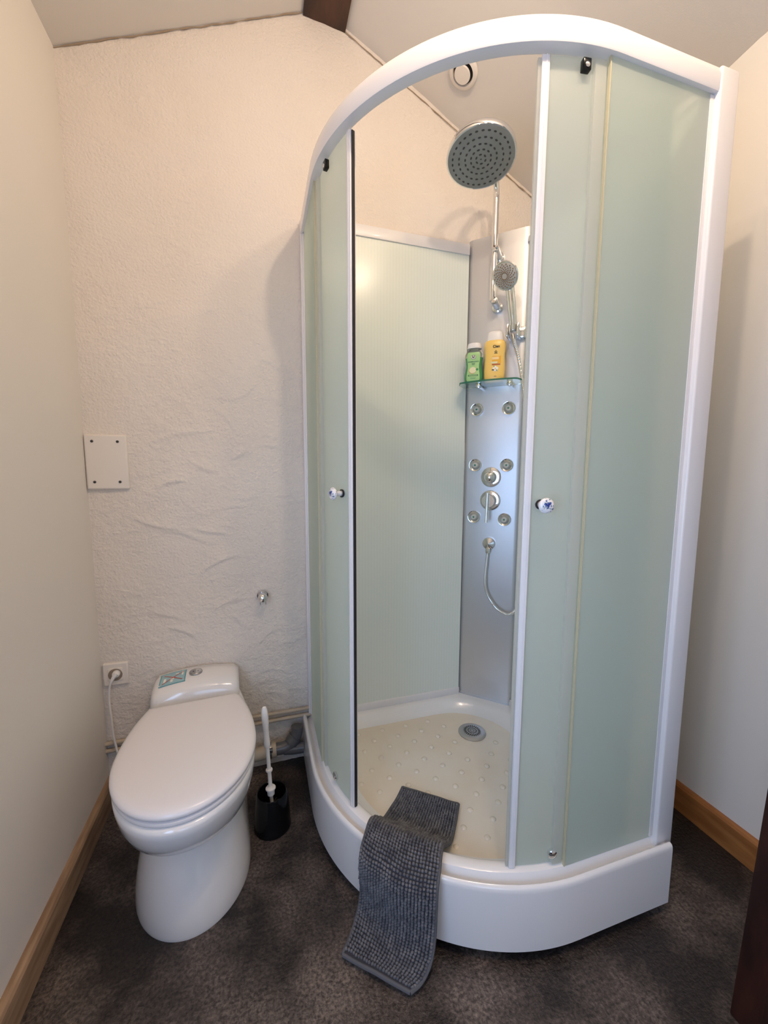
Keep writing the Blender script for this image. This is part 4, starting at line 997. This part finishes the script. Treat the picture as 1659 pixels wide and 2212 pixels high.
# ------------------------------------------------------------------ grey chenille mat hanging over the tray rim
def bath_mat():
    L = [(0.991, -0.443, 0.152), (0.945, -0.493, 0.150), (0.893, -0.545, 0.156), (0.862, -0.573, 0.188), (0.838, -0.600, 0.221), (0.812, -0.640, 0.222), (0.792, -0.668, 0.200), (0.789, -0.673, 0.150), (0.789, -0.674, 0.085), (0.778, -0.684, 0.040), (0.752, -0.715, 0.018), (0.723, -0.746, 0.014)]
    Rr = [(1.138, -0.559, 0.152), (1.100, -0.612, 0.150), (1.055, -0.672, 0.156), (1.022, -0.708, 0.188), (0.992, -0.741, 0.221), (0.962, -0.790, 0.222), (0.944, -0.815, 0.200), (0.939, -0.822, 0.150), (0.933, -0.830, 0.085), (0.918, -0.842, 0.040), (0.890, -0.856, 0.018), (0.858, -0.864, 0.014)]
    per = 10; LP, RP = smooth_path(L, per), smooth_path(Rr, per)
    mid = [(a + b) / 2 for a, b in zip(LP, RP)]
    acc = [0.0]
    for a, b in zip(mid, mid[1:]): acc.append(acc[-1] + (b - a).length)
    total = acc[-1]
    def at(s):
        s = min(max(s, 0.0), total - 1e-6)
        import bisect
        i = min(len(acc) - 2, bisect.bisect_right(acc, s) - 1); t = (s - acc[i]) / max(1e-9, acc[i + 1] - acc[i])
        return LP[i].lerp(LP[i + 1], t), RP[i].lerp(RP[i + 1], t)
    def surf(u, s):
        """u 0..1 across, s metres along; follows the round of the rim with a slight sag and wrinkle"""
        a, b = at(s); p = a.lerp(b, u)
        # bulge outwards in the middle where it lies on the curved skirt
        k = s / total; g = math.exp(-((k - 0.62) / 0.20) ** 2)
        out = Vector((p.x - CX, p.y - CY, 0)).normalized()
        p += out * (0.020 * 4 * u * (1 - u)) * g
        p += Vector((0, 0, 0.004 * noise.noise(Vector((u * 3, s * 14, 2))))) * (1 if k < 0.32 else 0.6)
        p += out * 0.004 * noise.noise(Vector((u * 4, s * 10, 5))) * g
        return p
    def frame(u, s):
        e = 0.004
        du = surf(min(1, u + 0.03), s) - surf(max(0, u - 0.03), s); ds = surf(u, min(total, s + e)) - surf(u, max(0, s - e))
        n = du.cross(ds).normalized()
        return surf(u, s), n, du.normalized(), ds.normalized()
    # orientation: the pile faces up and outwards
    p, n, du, ds = frame(0.5, 0.05); sg = 1 if n.z > 0 else -1
    mt = thing('bath_mat', 'dark grey bobbled chenille bath mat hanging over the rim of the shower tray', 'bath mat', (0.86, -0.75, 0.0))
    nu, nv = 24, 96; vs, fs = [], []
    for side in (0, 1):
        for j in range(nv + 1):
            for i in range(nu + 1):
                q, n, _, _ = frame(i / nu, total * j / nv); vs.append(q + n * sg * (0.004 if side else -0.003))
    Wd = nu + 1; off = Wd * (nv + 1)
    for j in range(nv):
        for i in range(nu):
            a = j * Wd + i; fs.append((a, a + Wd, a + Wd + 1, a + 1)); fs.append((off + a, off + a + 1, off + a + Wd + 1, off + a + Wd))
    for j in range(nv):
        for i in (0, nu):
            a = j * Wd + i; fs.append((a, a + Wd, off + a + Wd, off + a))
    for i in range(nu):
        for j in (0, nv):
            a = j * Wd + i; fs.append((a, a + 1, off + a + 1, off + a))
    link('mat_backing', data(vs, fs), 'matback', mt)
    # hems
    for nm, pts in (('hem_end', [surf(k / 20, total - 0.001) for k in range(21)]), ('hem_end', [surf(k / 20, 0.001) for k in range(21)]), ('hem_side', [surf(0.0, total * k / 90) for k in range(91)]), ('hem_side', [surf(1.0, total * k / 90) for k in range(91)])):
        tube(nm, 'hem', mt, pts, 0.0052, 8)
    # bobbles in rows
    NU = 25; NV = int(total / 0.0076)
    t = (1 + sqrt(5)) / 2
    bmi = bmesh.new(); bmesh.ops.create_icosphere(bmi, subdivisions=1, radius=1.0)
    iv = [v.co.copy() for v in bmi.verts]; jf = [[v.index for v in f.verts] for f in bmi.faces]; bmi.free()
    vs, fs = [], []
    rnd = random.Random(3)
    for j in range(NV):
        for i in range(NU):
            u = (i + 0.5 + rnd.uniform(-0.10, 0.10)) / NU; s = total * (j + 0.5 + rnd.uniform(-0.12, 0.12)) / NV
            if s < 0.006 or s > total - 0.006: continue
            q, n, du, ds = frame(u, s); n = n * sg; w = (at(s)[1] - at(s)[0]).length / NU
            hgt = rnd.uniform(0.0060, 0.0086); a = w * 0.54; b = 0.0046
            b0 = len(vs)
            for c in iv: vs.append(q + n * 0.004 + du * c.x * a + ds * c.y * b + n * c.z * hgt)
            fs += [tuple(b0 + k for k in f) for f in jf]
    me = bpy.data.meshes.new('bobbles'); me.from_pydata([tuple(v) for v in vs], [], fs); me.update()
    o = link('bobbles', me, 'mat', mt, angle=180); o['kind'] = 'stuff'
bath_mat()
